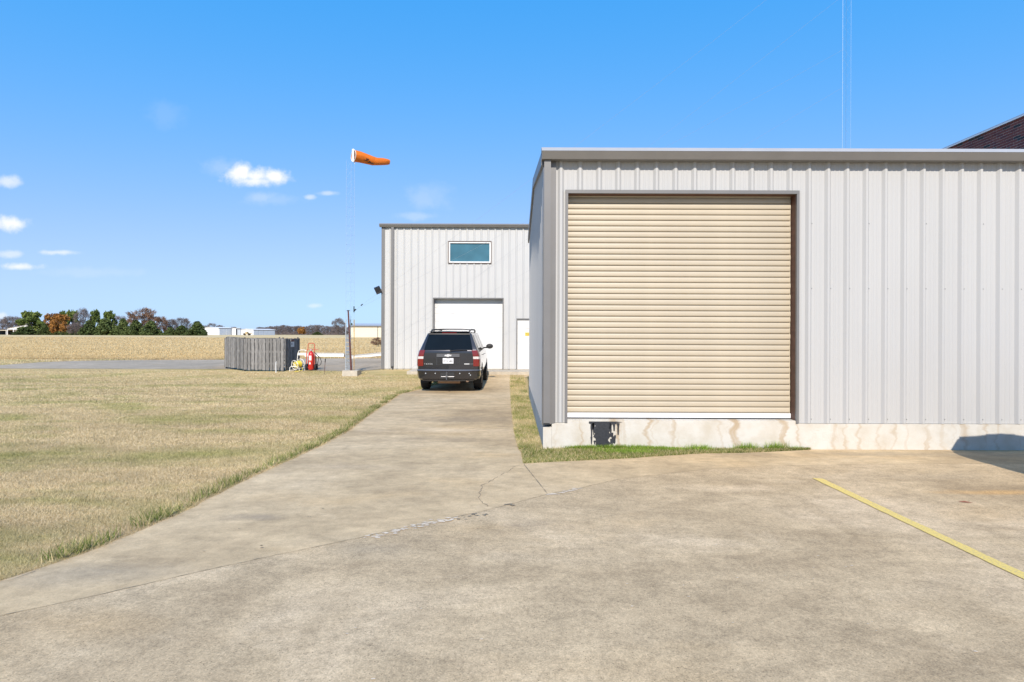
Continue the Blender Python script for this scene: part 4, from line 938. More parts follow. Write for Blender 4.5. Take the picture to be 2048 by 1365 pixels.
# ------------------------------------------------------------------ windsock tower
def tower():
    bd = 22.45; gz_ = zp(bd); x0 = Wp(700, 700, bd).x
    g = thing('windsock_tower', 'slender lattice windsock tower on a concrete block beside the workshop', 'tower', (x0, bd, gz_))
    xl, xr = Wp(688.5, 745, bd).x, Wp(718.3, 745, bd).x
    cb_ = MB().box(xl, xr, bd - .28, bd + .35, gz_ - .2, gz_ + .205).build('concrete_block', M['pad'], g)
    legs = [(x0 - .165, bd - .02), (x0 - .035, bd + .20), (x0 + .165, bd + .0)]
    topz = Wp(700, 322, bd).z; base = gz_ + .2
    names = [('galv', 'galv'), ('galv', 'galv'), ('yellowleg', 'mastpaint')]
    for (lx, ly), (m0, m1) in zip(legs, names):
        zs = base + 2.05
        MB().tube([(lx, ly, base), (lx, ly, zs)], .017, 8).build('leg', M[m0], g, True)
        MB().tube([(lx, ly, zs), (lx, ly, topz)], .0048, 5).build('leg', M['mastpaint'], g, True)
    zz = base + .15; k = 0; br = MB(); brl = MB()
    while zz < topz - .1:
        tgt = brl if zz < base + 2 else br
        for i in range(3):
            a, b = legs[i], legs[(i + 1) % 3]; tgt.tube([(a[0], a[1], zz), (b[0], b[1], zz)], .0045 if zz < base + 2 else .0018, 4)
            tgt.tube([(a[0], a[1], zz), (b[0], b[1], zz + .38)], .004 if zz < base + 2 else .0016, 4)
        zz += .38
    tag(br.build('lattice_bracing', M['mastpaint'], g), kind='stuff'); tag(brl.build('lattice_bracing', M['galv'], g), kind='stuff')
    pl = MB(); a, b = legs[0], legs[1]
    zt_ = Wp(695, 668, bd).z
    nh = 9; hh = (zt_ - base) / nh
    for k in range(nh):
        pl.add([(a[0], a[1] - .02, base + k * hh), (b[0], b[1] - .02, base + k * hh), (b[0], b[1] - .02, base + (k + .8) * hh), (a[0], a[1] - .02, base + (k + .8) * hh)], [(0, 1, 2, 3)])
    pl.build('climb_guard', M['galv'], g)
    tp, bt = Wp(696.5, 622, bd - .1), Wp(702.5, 741, bd - .1)
    MB().tube([(bt.x, bt.y, base), tuple(tp)], [.042, .030], 8).build('rust_pipe', M['rust'], g, True)
    MB().tube([tp + Vector((-.05, 0, 0)), tp + Vector((.05, 0, .01))], .018, 6).build('pipe_cap', M['black'], g)
    # sock frame and swivel
    sp_ = Wp(707, 312, bd - .02)
    MB().tube([(legs[2][0], legs[2][1], topz - .12), (sp_.x, sp_.y - .03, topz), (sp_.x, sp_.y - .03, sp_.z + .27)], [.015, .02, .022], 8).build('sock_post', M['white'], g, True)
    MB().obox((sp_.x, sp_.y - .055, sp_.z), (.042, 0, 0), (0, .008, 0), (0, 0, .25)).build('sock_plate', M['white'], g)
    ks = thing('windsock', 'faded orange windsock streaming to the right at the tower top', 'windsock', tuple(sp_))
    n = 20; cen = [(0, 0, 0), (.22, .18, .005), (.45, .36, -.02), (.66, .52, -.045), (.80, .64, -.035), (1.0, .80, .01), (1.14, .91, .045), (1.22, .97, .055)]
    rad = [.235, .222, .20, .178, .165, .15, .13, .115]
    rings = []
    for i, (c, r_) in enumerate(zip(cen, rad)):
        c = sp_ + Vector(c); a = Vector(cen[max(0, i - 1)]); b = Vector(cen[min(len(cen) - 1, i + 1)]); t = (b - a).normalized()
        if i == 0: t = Vector((.777, .63, 0))
        e1 = t.cross(Vector((0, 0, 1))).normalized(); e2 = e1.cross(t); rr = random.Random(i)
        rings.append([c + r_ * (1 + (rr.uniform(-.07, .07) if i > 2 else 0) + (.08 * math.sin(3 * 2 * math.pi * k / n + i) if i > 3 else 0)) * (math.cos(2 * math.pi * k / n) * e1 + math.sin(2 * math.pi * k / n) * e2 * (1 if i < 4 else .92)) for k in range(n + 1)])
    for r_ in rings: r_[-1] = r_[0]
    mb = MB(); mb.sweep(None, rings); cl = mb.build('cloth', M['sock'], ks, True, 60)
    mb = MB(); mb.sweep(None, [[c + (sp_ + Vector(cc) - c) * .03 for c in r_] for r_, cc in zip(rings, cen)]); mb.build('lining', M['sockin'], ks, True, 60)
    MB().tube(rings[0][:-1], .011, 6, True).build('hoop', M['whitetube'], ks, True)
    # dark emblem strokes printed low on the near side
    mk = MB()
    def onsock(i, f, k): 
        a = rings[i][k % n].lerp(rings[i + 1][k % n], f); return a + (a - (sp_ + Vector(cen[i]).lerp(Vector(cen[i + 1]), f))).normalized() * .006
    ks_ = sorted(range(n), key=lambda k: rings[2][k].y - .0 * rings[2][k].z + (0 if rings[2][k].z < (sp_.z + cen[2][2] - .02) else 9))[:3]
    kk = sorted(ks_); k0 = kk[1]
    for (i, f0, f1, ka, kb) in ((1, .35, .9, k0, k0), (2, .0, .5, k0 - 1, k0 - 1), (1, .6, 1.0, k0 + 1, k0 + 1), (2, .1, .9, k0, k0 - 1)):
        P = [onsock(i, min(.999, f0 + (f1 - f0) * q / 4), ka if q < 2 else kb) for q in range(5)]; mk.tube(P, .018, 4)
    mk.build('emblem', M['blackprint'], ks)
    return legs
legs = tower()

# ------------------------------------------------------------------ radio mast with guys
def mast():
    d = 20.0; xs = [Wp(p, 200, d).x for p in (1685, 1692.5, 1701)]
    g = thing('radio_mast', 'very thin pale lattice radio mast rising behind the metal building', 'mast', (xs[1], d, 0))
    L_ = [(xs[0], d), (xs[1], d + .22), (xs[2], d - .02)]; top = 21
    for x, y in L_: MB().tube([(x, y, 0), (x, y, top)], .0029, 5).build('leg', M['mastpaint'], g, True)
    br = MB(); z = .2; k = 0
    while z < top - .4:
        for i in range(3):
            a, b = L_[i], L_[(i + 1) % 3]; br.tube([(a[0], a[1], z), (b[0], b[1], z + .4)], .0013, 4)
        z += .4
    tag(br.build('lattice_bracing', M['mastpaint'], g), kind='stuff')
    MB().tube([(xs[1] + .02, d + .05, 0), (xs[1] + .02, d + .05, top)], .0022, 5).build('feed_cable', M['black'], g, True)
    MB().box(xs[1] - .4, xs[1] + .4, d - .3, d + .5, -.2, .15).build('footing', M['pad'], g)
    an1 = Wp(708, 622, 22.4); an2 = Wp(706.5, 738, 22.4)
    for an, yt in ((an1, -119), (an1, 100), (an2, -8), (an2, 175)):
        tp = Wp(1686, yt, d); mid = (an + tp) / 2 - Vector((0, 0, .12))
        MB().tube([an, an.lerp(tp, .25) - Vector((0, 0, .09)), mid, an.lerp(tp, .75) - Vector((0, 0, .09)), tp], .0021, 5).build('guy_wire', M['wire'], g, True)
    t = (Wp(1686, -119, d) - an1).normalized()
    for a, b, r_ in ((0, .10, .03), (.36, .45, .022)): MB().tube([an1 + t * a, an1 + t * b], r_, 8).build('insulator', M['black'], g, True)
    MB().tube([an1 + Vector((0, 0, -.06)), an1 + Vector((0, 0, .18))], .022, 8).build('insulator', M['black'], g, True)
mast()

# ------------------------------------------------------------------ far buildings
def hangar(label, corner, lpx, rpx, d, h, lmat, rmat, doors, ridge=.5):
    C_ = Vector(((corner - CX) / F * d, d, 0)); u = Vector((-.88, .475, 0)); v = Vector((.475, .88, 0)); zb = zp(d)
    def solve(dr, px):
        k = (px - CX) / F; return (k * C_.y - C_.x) / (dr.x - k * dr.y)
    lu, lv = abs(solve(u, lpx)), abs(solve(v, rpx)); g = thing('hangar', label, 'hangar', (C_.x, C_.y, zb), 'far hangars')
    A, B, D_, E = C_, C_ + u * lu, C_ + v * lv, C_ + u * lu + v * lv
    def z(p, h_): return (p.x, p.y, zb + h_)
    rr = h + ridge
    MB().add([z(A, -1), z(B, -1), z(B, h), z((A + B) / 2, rr - .0), z(A, h)], [(0, 1, 2, 3, 4)]).build('end_wall', lmat, g)
    MB().add([z(A, -1), z(D_, -1), z(D_, h), z(A, h)], [(0, 1, 2, 3)]).build('side_wall', rmat, g)
    MB().add([z(B, -1), z(E, -1), z(E, h), z(B, h)], [(0, 1, 2, 3)]).build('side_wall', rmat, g)
    MB().add([z(D_, -1), z(E, -1), z(E, h), z((D_ + E) / 2, rr), z(D_, h)], [(0, 1, 2, 3, 4)]).build('end_wall', lmat, g)
    o = .35; A2, B2, D2_, E2_ = A - u * o - v * o, B + u * o - v * o, D_ - u * o + v * o, E + u * o + v * o; m1, m2 = (A2 + B2) / 2, (D2_ + E2_) / 2
    rm = MB()
    for k in (0, .18): rm.add([z(A2, h + k - .03), z(D2_, h + k - .03), z(m2, rr + k + .02), z(m1, rr + k + .02), z(B2, h + k - .03), z(E2_, h + k - .03)], [(0, 1, 2, 3), (3, 2, 5, 4)])
    rm.add([z(A2, h - .03), z(D2_, h - .03), z(D2_, h + .15), z(A2, h + .15), z(B2, h - .03), z(m1, rr + .02), z(m1, rr + .2), z(B2, h + .15)], [(0, 1, 2, 3), (4, 5, 6, 7), (0, 5, 6, 3)]); rm.build('roof', M['hangarwhite'], g)
    nv = v.cross(Vector((0, 0, 1))); nv = nv if nv.dot(C_) < 0 else -nv
    for (f0, f1, mat) in doors:
        a, b = A.lerp(D_, f0) + nv * .12, A.lerp(D_, f1) + nv * .12
        MB().add([z(a, 0), z(b, 0), z(b, h - .35), z(a, h - .35), z(a - nv * .1, 0), z(b - nv * .1, 0), z(b - nv * .1, h - .35), z(a - nv * .1, h - .35)], [(0, 1, 2, 3), (0, 4, 7, 3), (1, 5, 6, 2), (3, 2, 6, 7)]).build('hangar_door', mat, g)
    a, b = A + nv * .1, D_ + nv * .1
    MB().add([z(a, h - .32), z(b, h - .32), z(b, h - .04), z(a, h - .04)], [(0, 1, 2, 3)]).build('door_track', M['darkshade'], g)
    return g
hangar('white hangar with grey doors, nearest the cedar trees on the horizon', 437.5, 401, 466, 320, 4.0, M['hangarwhite'], M['hangarwhite'], [(.06, .48, M['hangargrey']), (.52, .97, M['hangargrey'])])
hangar('low white hangar with grey sliding doors left of the far bare trees', 507, 480, 550, 322, 3.1, M['hangarwhite'], M['hangargrey'], [(.03, .22, M['hangargrey']), (.26, .45, M['hangargrey']), (.48, .97, M['hangargrey'])], .45)
def shed():
    d = 326; zb = zp(d); g = thing('storage_shed', 'small pale shed standing between the two far hangars', 'shed', ((472 - CX) / F * d, d, zb))
    x0, x1, x2 = [(p - CX) / F * d for p in (464.5, 472, 480)]
    MB().box(x0, x1, d, d + 6, zb - 1, zb + 3.9).build('wall', M['hangarwhite'], g); MB().box(x1 + .02, x2, d + .5, d + 6, zb - 1, zb + 3.4).build('annex', M['hangargrey'], g)
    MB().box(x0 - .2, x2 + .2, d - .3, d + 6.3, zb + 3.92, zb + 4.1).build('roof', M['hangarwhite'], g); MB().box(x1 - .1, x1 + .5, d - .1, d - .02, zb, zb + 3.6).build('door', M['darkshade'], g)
shed()
def creambldg():
    d = 182; zb = zp(d); x0 = (700 - CX) / F * d; x1 = x0 + 34; h = Wp(730, 651.5, d).z
    g = thing('cream_building', 'long low cream metal building beyond the field behind the tower', 'building', (x0, d, zb))
    MB().box(x0, x1, d, d + 14, zb - 1, h - .35).build('wall', M['creamwall'], g)
    k = 0; x = x0 + 9.6
    for px in (755.5,): xx = (px - CX) / F * d; MB().box(xx - .12, xx + .12, d - .06, d - .003, zb, h - .36).build('downspout', M['trim'], g)
    MB().add([(x0 - .3, d - .4, h - .33), (x1, d - .4, h - .33), (x1, d + 7, h + .8), (x0 - .3, d + 7, h + .8), (x0 - .3, d + 14.4, h - .33), (x1, d + 14.4, h - .33)], [(0, 1, 2, 3), (3, 2, 5, 4), (0, 3, 4), (1, 5, 2), (0, 4, 5, 1)]).build('roof', M['roof'], g)
    MB().box(x0 - .3, x1, d - .45, d - .01, h - .34, h - .02).build('eave_trim', M['trim'], g)
creambldg()
def barn():
    d = 250; zb = zp(d); X = lambda p: (p - CX) / F * d; Z = lambda p, x: Wp(x, p, d).z
    g = thing('white_barn', 'big white open barn half hidden behind the pine at far left', 'barn', (X(45), d, zb))
    pk = Z(643.5, 88); e0 = Z(657.5, 15); e1 = Z(652, 110)
    for y, nm in ((d, 'gable_wall'), (d + 18, 'gable_wall')):
        lo = 2.4 if y == d else -1
        MB().add([(X(15), y, zb + lo), (X(112), y, zb + lo), (X(112), y, e1), (X(88), y, pk), (X(15), y, e0)], [(0, 1, 2, 3, 4)]).build(nm, M['hangarwhite'], g)
    MB().add([(X(14), d - .4, e0 + .05), (X(88), d - .4, pk + .05), (X(88), d + 18, pk + .05), (X(14), d + 18, e0 + .05), (X(113), d - .4, e1 + .05), (X(113), d + 18, e1 + .05)], [(0, 1, 2, 3), (1, 4, 5, 2)]).build('roof', M['hangarwhite'], g)
    MB().box(X(15), X(112), d + 9, d + 9.2, zb - 1, zb + 2.6).build('interior_shade_sheet', M['darkshade'], g)  # dark sheet added to give the shade inside the open barn
    for p in (15, 27, 55, 80, 110): MB().box(X(p) - .12, X(p) + .12, d - .1, d + .1, zb - 1, zb + 2.42).build('post', M['hangarwhite'], g)
    MB().box(X(17), X(23), d + 3, d + 6, zb - .2, zb + 2.1).build('stored_crate', M['white'], g)
    MB().box(X(-40), X(14.6), d - .3, d + 9, zb + 1.9, zb + 2.12).build('lean_to_roof', M['creamwall'], g)
    for p in (-38, -20, -3, 13): MB().box(X(p) - .1, X(p) + .1, d - .2, d, zb - 1, zb + 1.9).build('post', M['hangarwhite'], g)
    MB().box(X(-40), X(14), d + 8.9, d + 9, zb - 1, zb + 1.9).build('interior_shade_sheet', M['darkshade'], g)  # dark sheet added as the shade beneath the lean-to
barn()
def machine():
    d = 300; zb = zp(d); x = (494 - CX) / F * d
    g = thing('tan_loader', 'tiny dusty tan loader parked in front of the low white hangar', 'loader', (x, d, zb))
    MB().box(x - 1.7, x + 1.7, d - .8, d + .8, zb + .4, zb + .95).build('body', M['tanbody'], g); MB().box(x - .6, x + .5, d - .7, d + .7, zb + .95, zb + 1.9).build('cab', M['tanbody'], g)
    for k in (-1.2, 1.2): MB().lathe([(.1, -.8), (.55, -.8), (.55, .8), (.1, .8)], (x + k, d, zb + .55), 'Y', 12).build('wheel', M['tyre'], g)
    MB().tube([(x + 1.4, d, zb + 1), (x + 2.6, d, zb + .9), (x + 3.0, d, zb + .4)], .2, 6).build('bucket_arm', M['tanbody'], g)
machine()

# ------------------------------------------------------------------ trees
def leafmesh(kind, seed):
    r = np.random.default_rng(seed); pts = []; tint = []
    # crown envelope in unit coordinates: x,y in [-1,1], z in [0,1]
    nclump = {'pine': 52, 'cedar': 95, 'oak': 60, 'bare': 110, 'brown': 90}[kind]; per = {'pine': 70, 'cedar': 60, 'oak': 55, 'bare': 34, 'brown': 42}[kind]
    for _ in range(nclump):
        z = r.random()
        if kind == 'pine': z = .16 + .76 * z ** .9; R_ = (1 - ((z - .42) / .60) ** 2) ** .5 * (.95 if z < .6 else .8) if abs(z - .42) < .58 else .1; cl = .22
        elif kind == 'cedar': z = z ** 1.25; R_ = (1 - z ** 1.7) * .98 + .05; cl = .25; z = z * .9 - .02
        else: z = .18 + .8 * z; R_ = max(.08, 1 - ((z - .5) / .54) ** 2) ** .5; cl = .25 if kind == 'oak' else .22
        a = r.random() * 6.283; q = R_ * r.random() ** .4
        c = np.array([q * np.cos(a), q * np.sin(a), z]); base = r.random()
        p = r.normal(0, 1, (per, 3)); p /= np.linalg.norm(p, axis=1)[:, None]; p *= (r.random(per) ** .5)[:, None] * cl; p[:, 2] *= .45
        pts.append(c + p); tint.append(np.clip(base * .6 + .4 * r.random(per), 0, 1))
    P = np.concatenate(pts); T = np.concatenate(tint); P[:, 2] = np.maximum(P[:, 2], -.03 if kind == 'cedar' else .08); n = len(P)
    if kind in ('bare', 'brown'):
        # thin upward twigs
        dirv = P * np.array([1, 1, .8]) - np.array([0, 0, .1]); dirv /= np.linalg.norm(dirv, axis=1)[:, None]; dirv += r.normal(0, .45, (n, 3))
        dirv /= np.linalg.norm(dirv, axis=1)[:, None]; ln = r.uniform(.10, .26, n)[:, None]; sd_ = np.cross(dirv, r.normal(0, 1, (n, 3))); sd_ /= np.linalg.norm(sd_, axis=1)[:, None]
        wd = (.010 if kind == 'bare' else .016)
        dv = dirv * ln * np.array([1, 1, .55]); V = np.stack([P - sd_ * wd, P + sd_ * wd * np.array([1, 1, .5]), P + dv], 1)
    else:
        s = {'pine': .075, 'cedar': .085, 'oak': .075}[kind]
        e1 = r.normal(0, 1, (n, 3)); e1 /= np.linalg.norm(e1, axis=1)[:, None]; e2 = np.cross(e1, r.normal(0, 1, (n, 3))); e2 /= np.linalg.norm(e2, axis=1)[:, None]
        sz = (s * r.uniform(.6, 1.4, n))[:, None] * np.array([1, 1, .5]); V = np.stack([P - e1 * sz, P + e1 * sz, P + e2 * sz * 1.5], 1)
    return trimesh(V.reshape(-1, 3), np.repeat(T, 3), kind + '_crown')
def trimesh(V, T, name):
    n = len(V) // 3; me = bpy.data.meshes.new(name); me.vertices.add(3 * n); me.vertices.foreach_set('co', V.astype(np.float32).ravel())
    me.loops.add(3 * n); me.loops.foreach_set('vertex_index', np.arange(3 * n, dtype=np.int32)); me.polygons.add(n)
    me.polygons.foreach_set('loop_start', np.arange(0, 3 * n, 3, dtype=np.int32)); me.polygons.foreach_set('loop_total', np.full(n, 3, dtype=np.int32))
    at = me.attributes.new('tint', 'FLOAT', 'POINT'); at.data.foreach_set('value', T.astype(np.float32)); me.update(calc_edges=True); return me
def trunkmesh(kind, seed):
    r = random.Random(seed); mb = MB(); top = .95 if kind == 'pine' else .7
    mb.tube([(0, 0, -.05), (r.uniform(-.02, .02), 0, .25), (r.uniform(-.05, .05), r.uniform(-.05, .05), .5), (0, 0, top)], [.05, .042, .03, .008], 7)
    for k in range(9 if kind != 'cedar' else 4):
        z = r.uniform(.2, .6); a = r.random() * 6.28; q = r.uniform(.35, .8)
        mb.tube([(0, 0, z), (q * .5 * math.cos(a), q * .5 * math.sin(a), z + .14), (q * math.cos(a), q * math.sin(a), z + .3)], [.022, .014, .004], 5)
    o = mb.build('trunk_src', M['bark'], None, True); me = o.data; bpy.data.objects.remove(o); return me
LV = {k: [leafmesh(k, i * 7 + len(k)) for i in range(3)] for k in ('pine', 'cedar', 'oak', 'bare', 'brown')}
for k in LV:
    for me in LV[k]: me.materials.append(M[k])
TR = {k: [trunkmesh(k, i) for i in range(2)] for k in LV}
tc_ = [0]
def tree(px, top, hw, kind, d, label, group=None):
    i = tc_[0]; tc_[0] += 1; zb = zp(d); h = Wp(px, top, d).z - zb; w = hw / F * d; x = Wp(px, 660, d).x
    nm = {'pine': 'pine_tree', 'cedar': 'cedar_tree', 'oak': 'oak_tree', 'bare': 'bare_tree', 'brown': 'russet_tree'}[kind]
    g = thing(nm, label, 'tree', (x, d, zb), group); a = random.Random(i).random() * 6.28
    for nme, me in (('trunk', TR[kind][i % 2]), ('crown', LV[kind][i % 3])):
        o = link(nme, me, None); o.parent = g; o.scale = (w, w, h); o.rotation_euler = (0, 0, a)
near = 'trees along the far edge of the field'
T_ = [(63, 623, 23, 'pine', 232, 'large yellow-green pine standing in front of the white barn'), (52, 655, 22, 'cedar', 229, 'low spreading green bush at the foot of the large leftmost pine'), (88, 647, 11, 'cedar', 230, 'small dark green cedar just right of the leftmost pine'),
      (102, 629, 15, 'oak', 236, 'orange-brown oak right of the leftmost pine, the paler of two'), (122, 631, 17, 'oak', 231, 'bushy rust-orange oak, the larger of the two orange trees'), (126, 622, 9, 'pine', 244, 'narrow pine top poking up behind the orange oaks'),
      (145, 621, 14, 'pine', 240, 'dark pine directly right of the orange oaks'), (166, 621, 15, 'bare', 236, 'tall bare grey tree between two pines in the tree line'), (150, 648, 13, 'bare', 228, 'low bare grey scrub below the pine right of the oaks'), (189, 620, 12, 'pine', 238, 'tallest pointed pine near the middle of the tree line'),
      (178, 641, 16, 'cedar', 228, 'dark cedar below the tall pointed pine'), (218, 622, 13, 'pine', 240, 'pine with a sparse top left of the round russet tree'), (213, 637, 20, 'cedar', 230, 'broad dark cedar in front of the sparse-topped pine'), (246, 637, 15, 'cedar', 231, 'dark cedar left of and below the round russet tree'),
      (284, 620, 27, 'brown', 242, 'big round-crowned russet tree standing above the cedars'), (240, 634, 14, 'bare', 250, 'bare grey crown behind cedars, left of the round russet tree'), (271, 640, 17, 'cedar', 230, 'dark cedar under the left half of the round russet tree'), (302, 641, 18, 'cedar', 229, 'dark cedar under the right half of the round russet tree'),
      (320, 636, 14, 'brown', 238, 'small reddish tree right of the round russet tree'), (343, 641, 13, 'bare', 244, 'bare brownish tree right of the small reddish tree'), (363, 638, 18, 'bare', 246, 'wide bare grey tree above the rightmost cedars'), (340, 654, 12, 'cedar', 229, 'small dark cedar below the small reddish tree'),
      (364, 651, 17, 'cedar', 232, 'low dark cedar second from the right end of the tree line'), (394, 642, 17, 'cedar', 229, 'rounded dark cedar at the right end of the tree line'), (409, 661, 6, 'cedar', 228, 'tiny dark cedar bush touching the white hangar')]
for a in T_: tree(*a[:5], a[5], near)
for px, top, hw, wh in ((6, 640, 14, 'lowest, cut by the left picture edge'), (26, 635, 18, 'tallest and widest of the group'), (42, 638, 14, 'touching the large pine')): tree(px, top, hw, 'bare', 300, 'bare grey tree behind the white barn, ' + wh, 'bare trees behind the barn')
def brush():
    n = 26000; px = np.concatenate([rng.uniform(30, 412, n // 2), rng.uniform(515, 700, n // 2)]); d = np.concatenate([rng.uniform(228, 250, n // 2), rng.uniform(395, 440, n // 2)])
    X = (px - CX) / F * d; h = np.where(px < 420, .9 + .8 * np.sin(px * .21) ** 2 + .6 * np.sin(px * .057), 2.2 + .9 * np.sin(px * .3)); z = np.interp(d, [a for a, b in ZP], [b for a, b in ZP]) + rng.random(n) ** 1.3 * np.maximum(.5, h)
    P = np.stack([X, d, z], 1); e1 = rng.normal(0, 1, (n, 3)); e2 = rng.normal(0, 1, (n, 3)); s_ = .28
    V = np.stack([P - e1 * s_ * .5, P + e1 * s_ * .5, P + e2 * s_], 1); 
    for sel, m_, nm, lb in ((px < 420, 'cedar', 'underbrush', 'dark brush filling the foot of the tree line'), (px > 420, 'bare', 'underbrush', 'grey-brown brush under the distant bare wood')):
        me = trimesh(V[sel].reshape(-1, 3), np.repeat(rng.random(sel.sum()) * .8, 3), nm); me.materials.append(M[m_]); tag(link(nm, me), lb, 'brush', kind='stuff')
brush()
rt = random.Random(5)
for k in range(26):
    px = 520 + k * 7.4 + rt.uniform(-2, 2); top = 655 - 4 * math.exp(-((px - 640) / 22) ** 2) - 2.5 * math.exp(-((px - 575) / 20) ** 2) + rt.uniform(-1.5, 1.2)
    tree(px, top, rt.uniform(8, 12), 'bare', rt.uniform(400, 440), 'bare grey-brown tree in the distant wood right of the hangars', 'distant bare wood')
for px, top, wh in ((424, 648, 'the tallest there'), (440, 652, 'right of the tallest'), (466, 655, 'over the small shed'), (412, 652, 'next to the last cedar')): tree(px, top, 10, 'bare', 430, 'distant bare tree above the white hangar roofs, ' + wh, 'distant bare wood')
tree(677, 639, 14, 'bare', 380, 'tallest bare tree of the distant wood, left of the tower'); tree(604, 655, 8, 'oak', 385, 'small rust-red tree in the distant wood above the extinguisher'); tree(703, 646, 7, 'cedar', 330, 'dark evergreen seen through the tower legs')
tree(635, 664, 10, 'cedar', 370, 'low dark evergreen at the foot of the distant wood')

# ------------------------------------------------------------------ grass
def blades(name, X, Y, Hh, Wd, mat, label, tint=None, lean=.6, parent=None, cat='grass'):
    n = len(X); Z = np.interp(Y, [a for a, b in ZP], [b for a, b in ZP]); a = rng.random(n) * 6.283; b = rng.random(n) * 6.283; l = lean * rng.random(n) * Hh
    P = np.stack([X, Y, Z], 1); s = np.stack([np.cos(a), np.sin(a), np.zeros(n)], 1) * Wd[:, None]; t = np.stack([np.cos(b) * l, np.sin(b) * l, Hh], 1)
    V = np.stack([P - s, P + s, P + t], 1).reshape(-1, 3); T = rng.random(n) if tint is None else tint
    me = trimesh(V, np.repeat(T, 3), name); me.materials.append(mat); o = link(name, me); return tag(o, label, cat, kind='stuff')
dly = np.array([p.y for p in DL][::-1]); dlx = np.array([p.x for p in DL][::-1])
def lawn_pts(n, y0, y1):
    Y = y0 + (y1 - y0) * rng.random(n); xr = np.interp(Y, dly, dlx); xl = -Y * .955 - .6
    xr = np.where(Y > 22.6, -6.0 + 0 * Y, xr); X = xl + (xr - xl) * rng.random(n); return X, Y
Xs = []; Ys = []; Hs = []; Ws = []
for (n, y0, y1, h, w) in ((120000, 3.4, 6.0, .027, .0020), (170000, 6, 9, .028, .0029), (170000, 9, 14, .030, .0046), (150000, 14, 23.6, .032, .0078)):
    X, Y = lawn_pts(n, y0, y1); Xs.append(X); Ys.append(Y); Hs.append(h * rng.uniform(.45, 1.25, n)); Ws.append(w * rng.uniform(.6, 1.2, n))
X, Y, Hh, Wd = map(np.concatenate, (Xs, Ys, Hs, Ws))
keep = ~((Y > 23.1) & (X < -9.3) & (X > -12.4)) & ~((X > -4.4) & (Y > 22.6))
blades('lawn_grass', X[keep], Y[keep], Hh[keep], Wd[keep], M['blade'], 'short straw-coloured mown lawn left of the driveway', lean=1.7)
def along(pts, n, spread, clump, seed):
    r = np.random.default_rng(seed); seg = np.array([(p.x, p.y) for p in pts]); ln = np.r_[0, np.cumsum(np.hypot(*np.diff(seg, axis=0).T))]
    cs = r.random(max(1, n // clump)) * ln[-1]; s = np.clip(np.repeat(cs, clump) + r.normal(0, .09, len(cs) * clump), 0, ln[-1])
    X = np.interp(s, ln, seg[:, 0]); Y = np.interp(s, ln, seg[:, 1]); return X, Y, r
X, Y, r = along(DL, 13000, .1, 110, 3); off = np.abs(r.normal(0, .10, len(X))) + .0; X = X - off - .04
blades('edge_grass', X, Y, r.uniform(.02, .10, len(X)) * np.interp(Y, [4, 9, 20], [1.35, 1.0, .9]), r.uniform(.0022, .0042, len(X)) * (1 + Y * .05), M['greenblade'], 'green grass fringe growing along the left driveway edge', lean=1.0)
X, Y, r = along(DL, 9000, .1, 25, 8); X = X - r.normal(.03, .035, len(X))
blades('thatch_litter', X, Y, r.uniform(.008, .03, len(X)), r.uniform(.002, .004, len(X)), M['hayblade'], 'dry straw litter lying along the driveway edge', lean=6.0)
# strip between driveway and building + in front of the slab
n = 34000; Y = 8.2 + 14.3 * rng.random(n) ** 1.5; dry = np.array([p.y for p in DR]); drx = np.array([p.x for p in DR]); xr0 = np.interp(Y, dry, drx)
X = xr0 + (BX0 - .04 - xr0) * rng.random(n); 
cxs = rng.random((70, 2)) * np.array([1.6, 14.5]) + np.array([-.9, 8.2]); dm = np.min(np.hypot(X[:, None] - cxs[None, :, 0], (Y[:, None] - cxs[None, :, 1]) * .8), axis=1)
tn = np.clip(.12 + .62 * rng.random(n) + dm * 2.6 * rng.random(n), 0, 1)
k = (Y > BD - .05)
blades('strip_grass', X[k], Y[k], rng.uniform(.02, .075, k.sum()), rng.uniform(.003, .006, k.sum()), M['greenblade'], 'patchy grass strip between the driveway and the metal building', tn[k], 1.1)
fy = np.array([p.y for p in FR]); fx = np.array([p.x for p in FR]); o_ = np.argsort(fx); FXx = np.r_[DR[0].x, fx[o_]]; FXy = np.r_[DR[0].y, fy[o_]]
n = 30000; X = FXx[0] + (FXx[-1] - FXx[0]) * rng.random(n) ** 1.25; yl = np.interp(X, FXx, FXy); Y = yl + (BD - .035 - yl) * rng.random(n)
dryp = (np.sin(X * 5.1) * .5 + .5) * (X < 1.3) + .25 * (X > 3); k = rng.random(n) > .35 * dryp
blades('strip_grass', X[k], Y[k], rng.uniform(.015, .06, k.sum()), rng.uniform(.003, .005, k.sum()), M['greenblade'], 'patchy dry and green grass at the foot of the slab', None, 1.2)
cl = [(1150, 896, .10, 500, .07), (1180, 897, .14, 1500, .075), (1222, 894, .13, 1000, .09), (1258, 907, .18, 2200, .06), (1300, 901, .17, 1900, .07), (1345, 902, .12, 900, .06), (1400, 902, .12, 500, .10), (1487, 899, .09, 360, .13), (1545, 898, .10, 420, .15), (1590, 900, .08, 200, .07), (1272, 899, .12, 500, .09), (1215, 904, .14, 500, .06)]
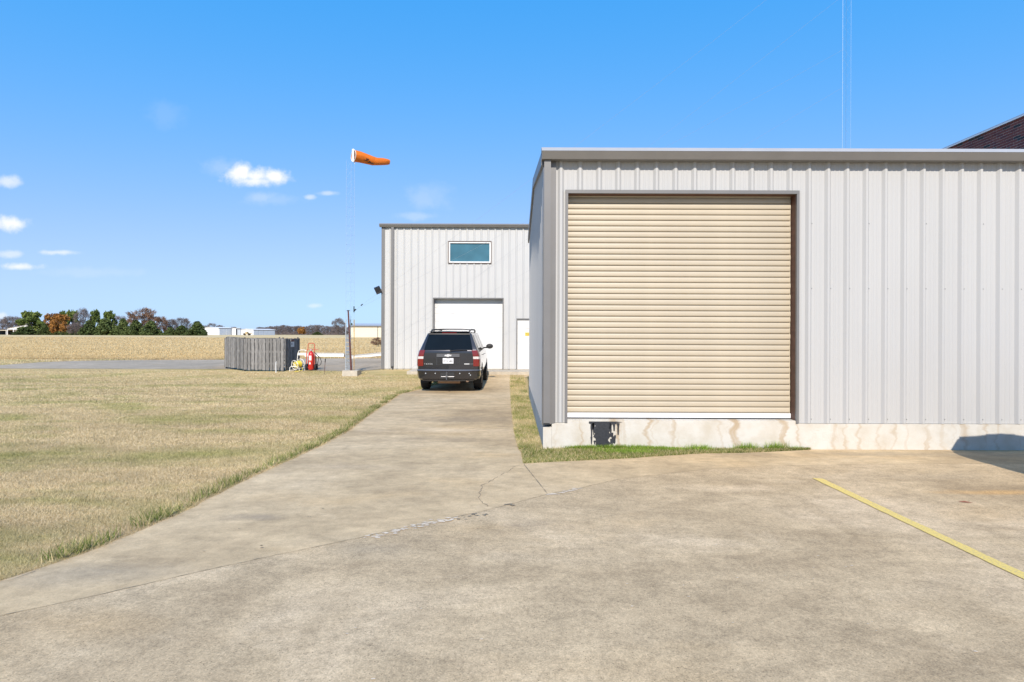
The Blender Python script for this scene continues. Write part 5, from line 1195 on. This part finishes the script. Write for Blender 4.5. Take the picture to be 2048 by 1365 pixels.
for i, (px, py, sp_, n, h) in enumerate(cl):
    c = G(px, py); X = c.x + rng.normal(0, sp_, n); Y = np.minimum(c.y + rng.normal(0, .05, n), BD - .04)
    n2 = n; o = blades('weed_clump', X, Y, h * rng.uniform(.35, 1.2, n), rng.uniform(.003, .006, n), M['lushblade'], 'bright green weeds sprouting in front of the slab', None, 1.0, cat='weeds'); o['group'] = 'weeds along the slab'
# hay field
n = 150000; Y = 31.2 + 120 * rng.random(n) ** 2.2; X = -Y * .95 + (Y * .95 - 5.9 - Y * .05) * rng.random(n); FYe = np.array([p.y for p in far][::-1]); FXe = np.array([p.x for p in far][::-1])
lim = np.interp(X, FXe, FYe); k = Y > np.maximum(lim + .15, 31.1)
k2 = (Y > lim + .1) & ~k
blades('hay_field_grass', X[k], Y[k], rng.uniform(.04, .15, k.sum()), .014 * rng.uniform(.5, 1.4, k.sum()) * (Y[k] / 34), M['hayblade'], 'tall golden dry grass covering the airfield beyond the taxiway', None, 2.2)
n = 26000; X = rng.uniform(-32, -8, n); lim = np.interp(X, FXe, FYe); Y = lim + .05 + rng.random(n) ** 1.4 * np.maximum(.3, 31.6 - lim)
blades('verge_grass', X, Y, rng.uniform(.03, .10, n), rng.uniform(.008, .016, n), M['blade'], 'yellowing verge grass along the far taxiway edge', None, 1.0)
# dry shrub at the corner of the workshop
c = G(757, 690); c = Vector((Wp(757, 688, 62).x, 62, zp(62)))
sh_ = thing('dry_shrub', 'brown dead shrub in the field beside the workshop corner', 'shrub', c)
for nme, me, s in (('stem', TR['brown'][0], (.5, .5, .7)), ('twigs', LV['brown'][1], (.75, .75, .95))):
    o = link(nme, me, None); o.parent = sh_; o.scale = s
lf = G(1930, 1008)
tag(MB().add([(lf.x - .06, lf.y + .02, .016), (lf.x, lf.y + .015, .030), (lf.x + .07, lf.y - .025, .018), (lf.x + .015, lf.y - .012, .016)], [(0, 1, 3), (1, 2, 3)]).build('fallen_leaf', M['dryleaf'], None), 'single brown fallen leaf on the concrete right of the yellow stripe', 'leaf')
print('tris', sum(len(o.data.polygons) for o in bpy.data.objects if o.type == 'MESH'))
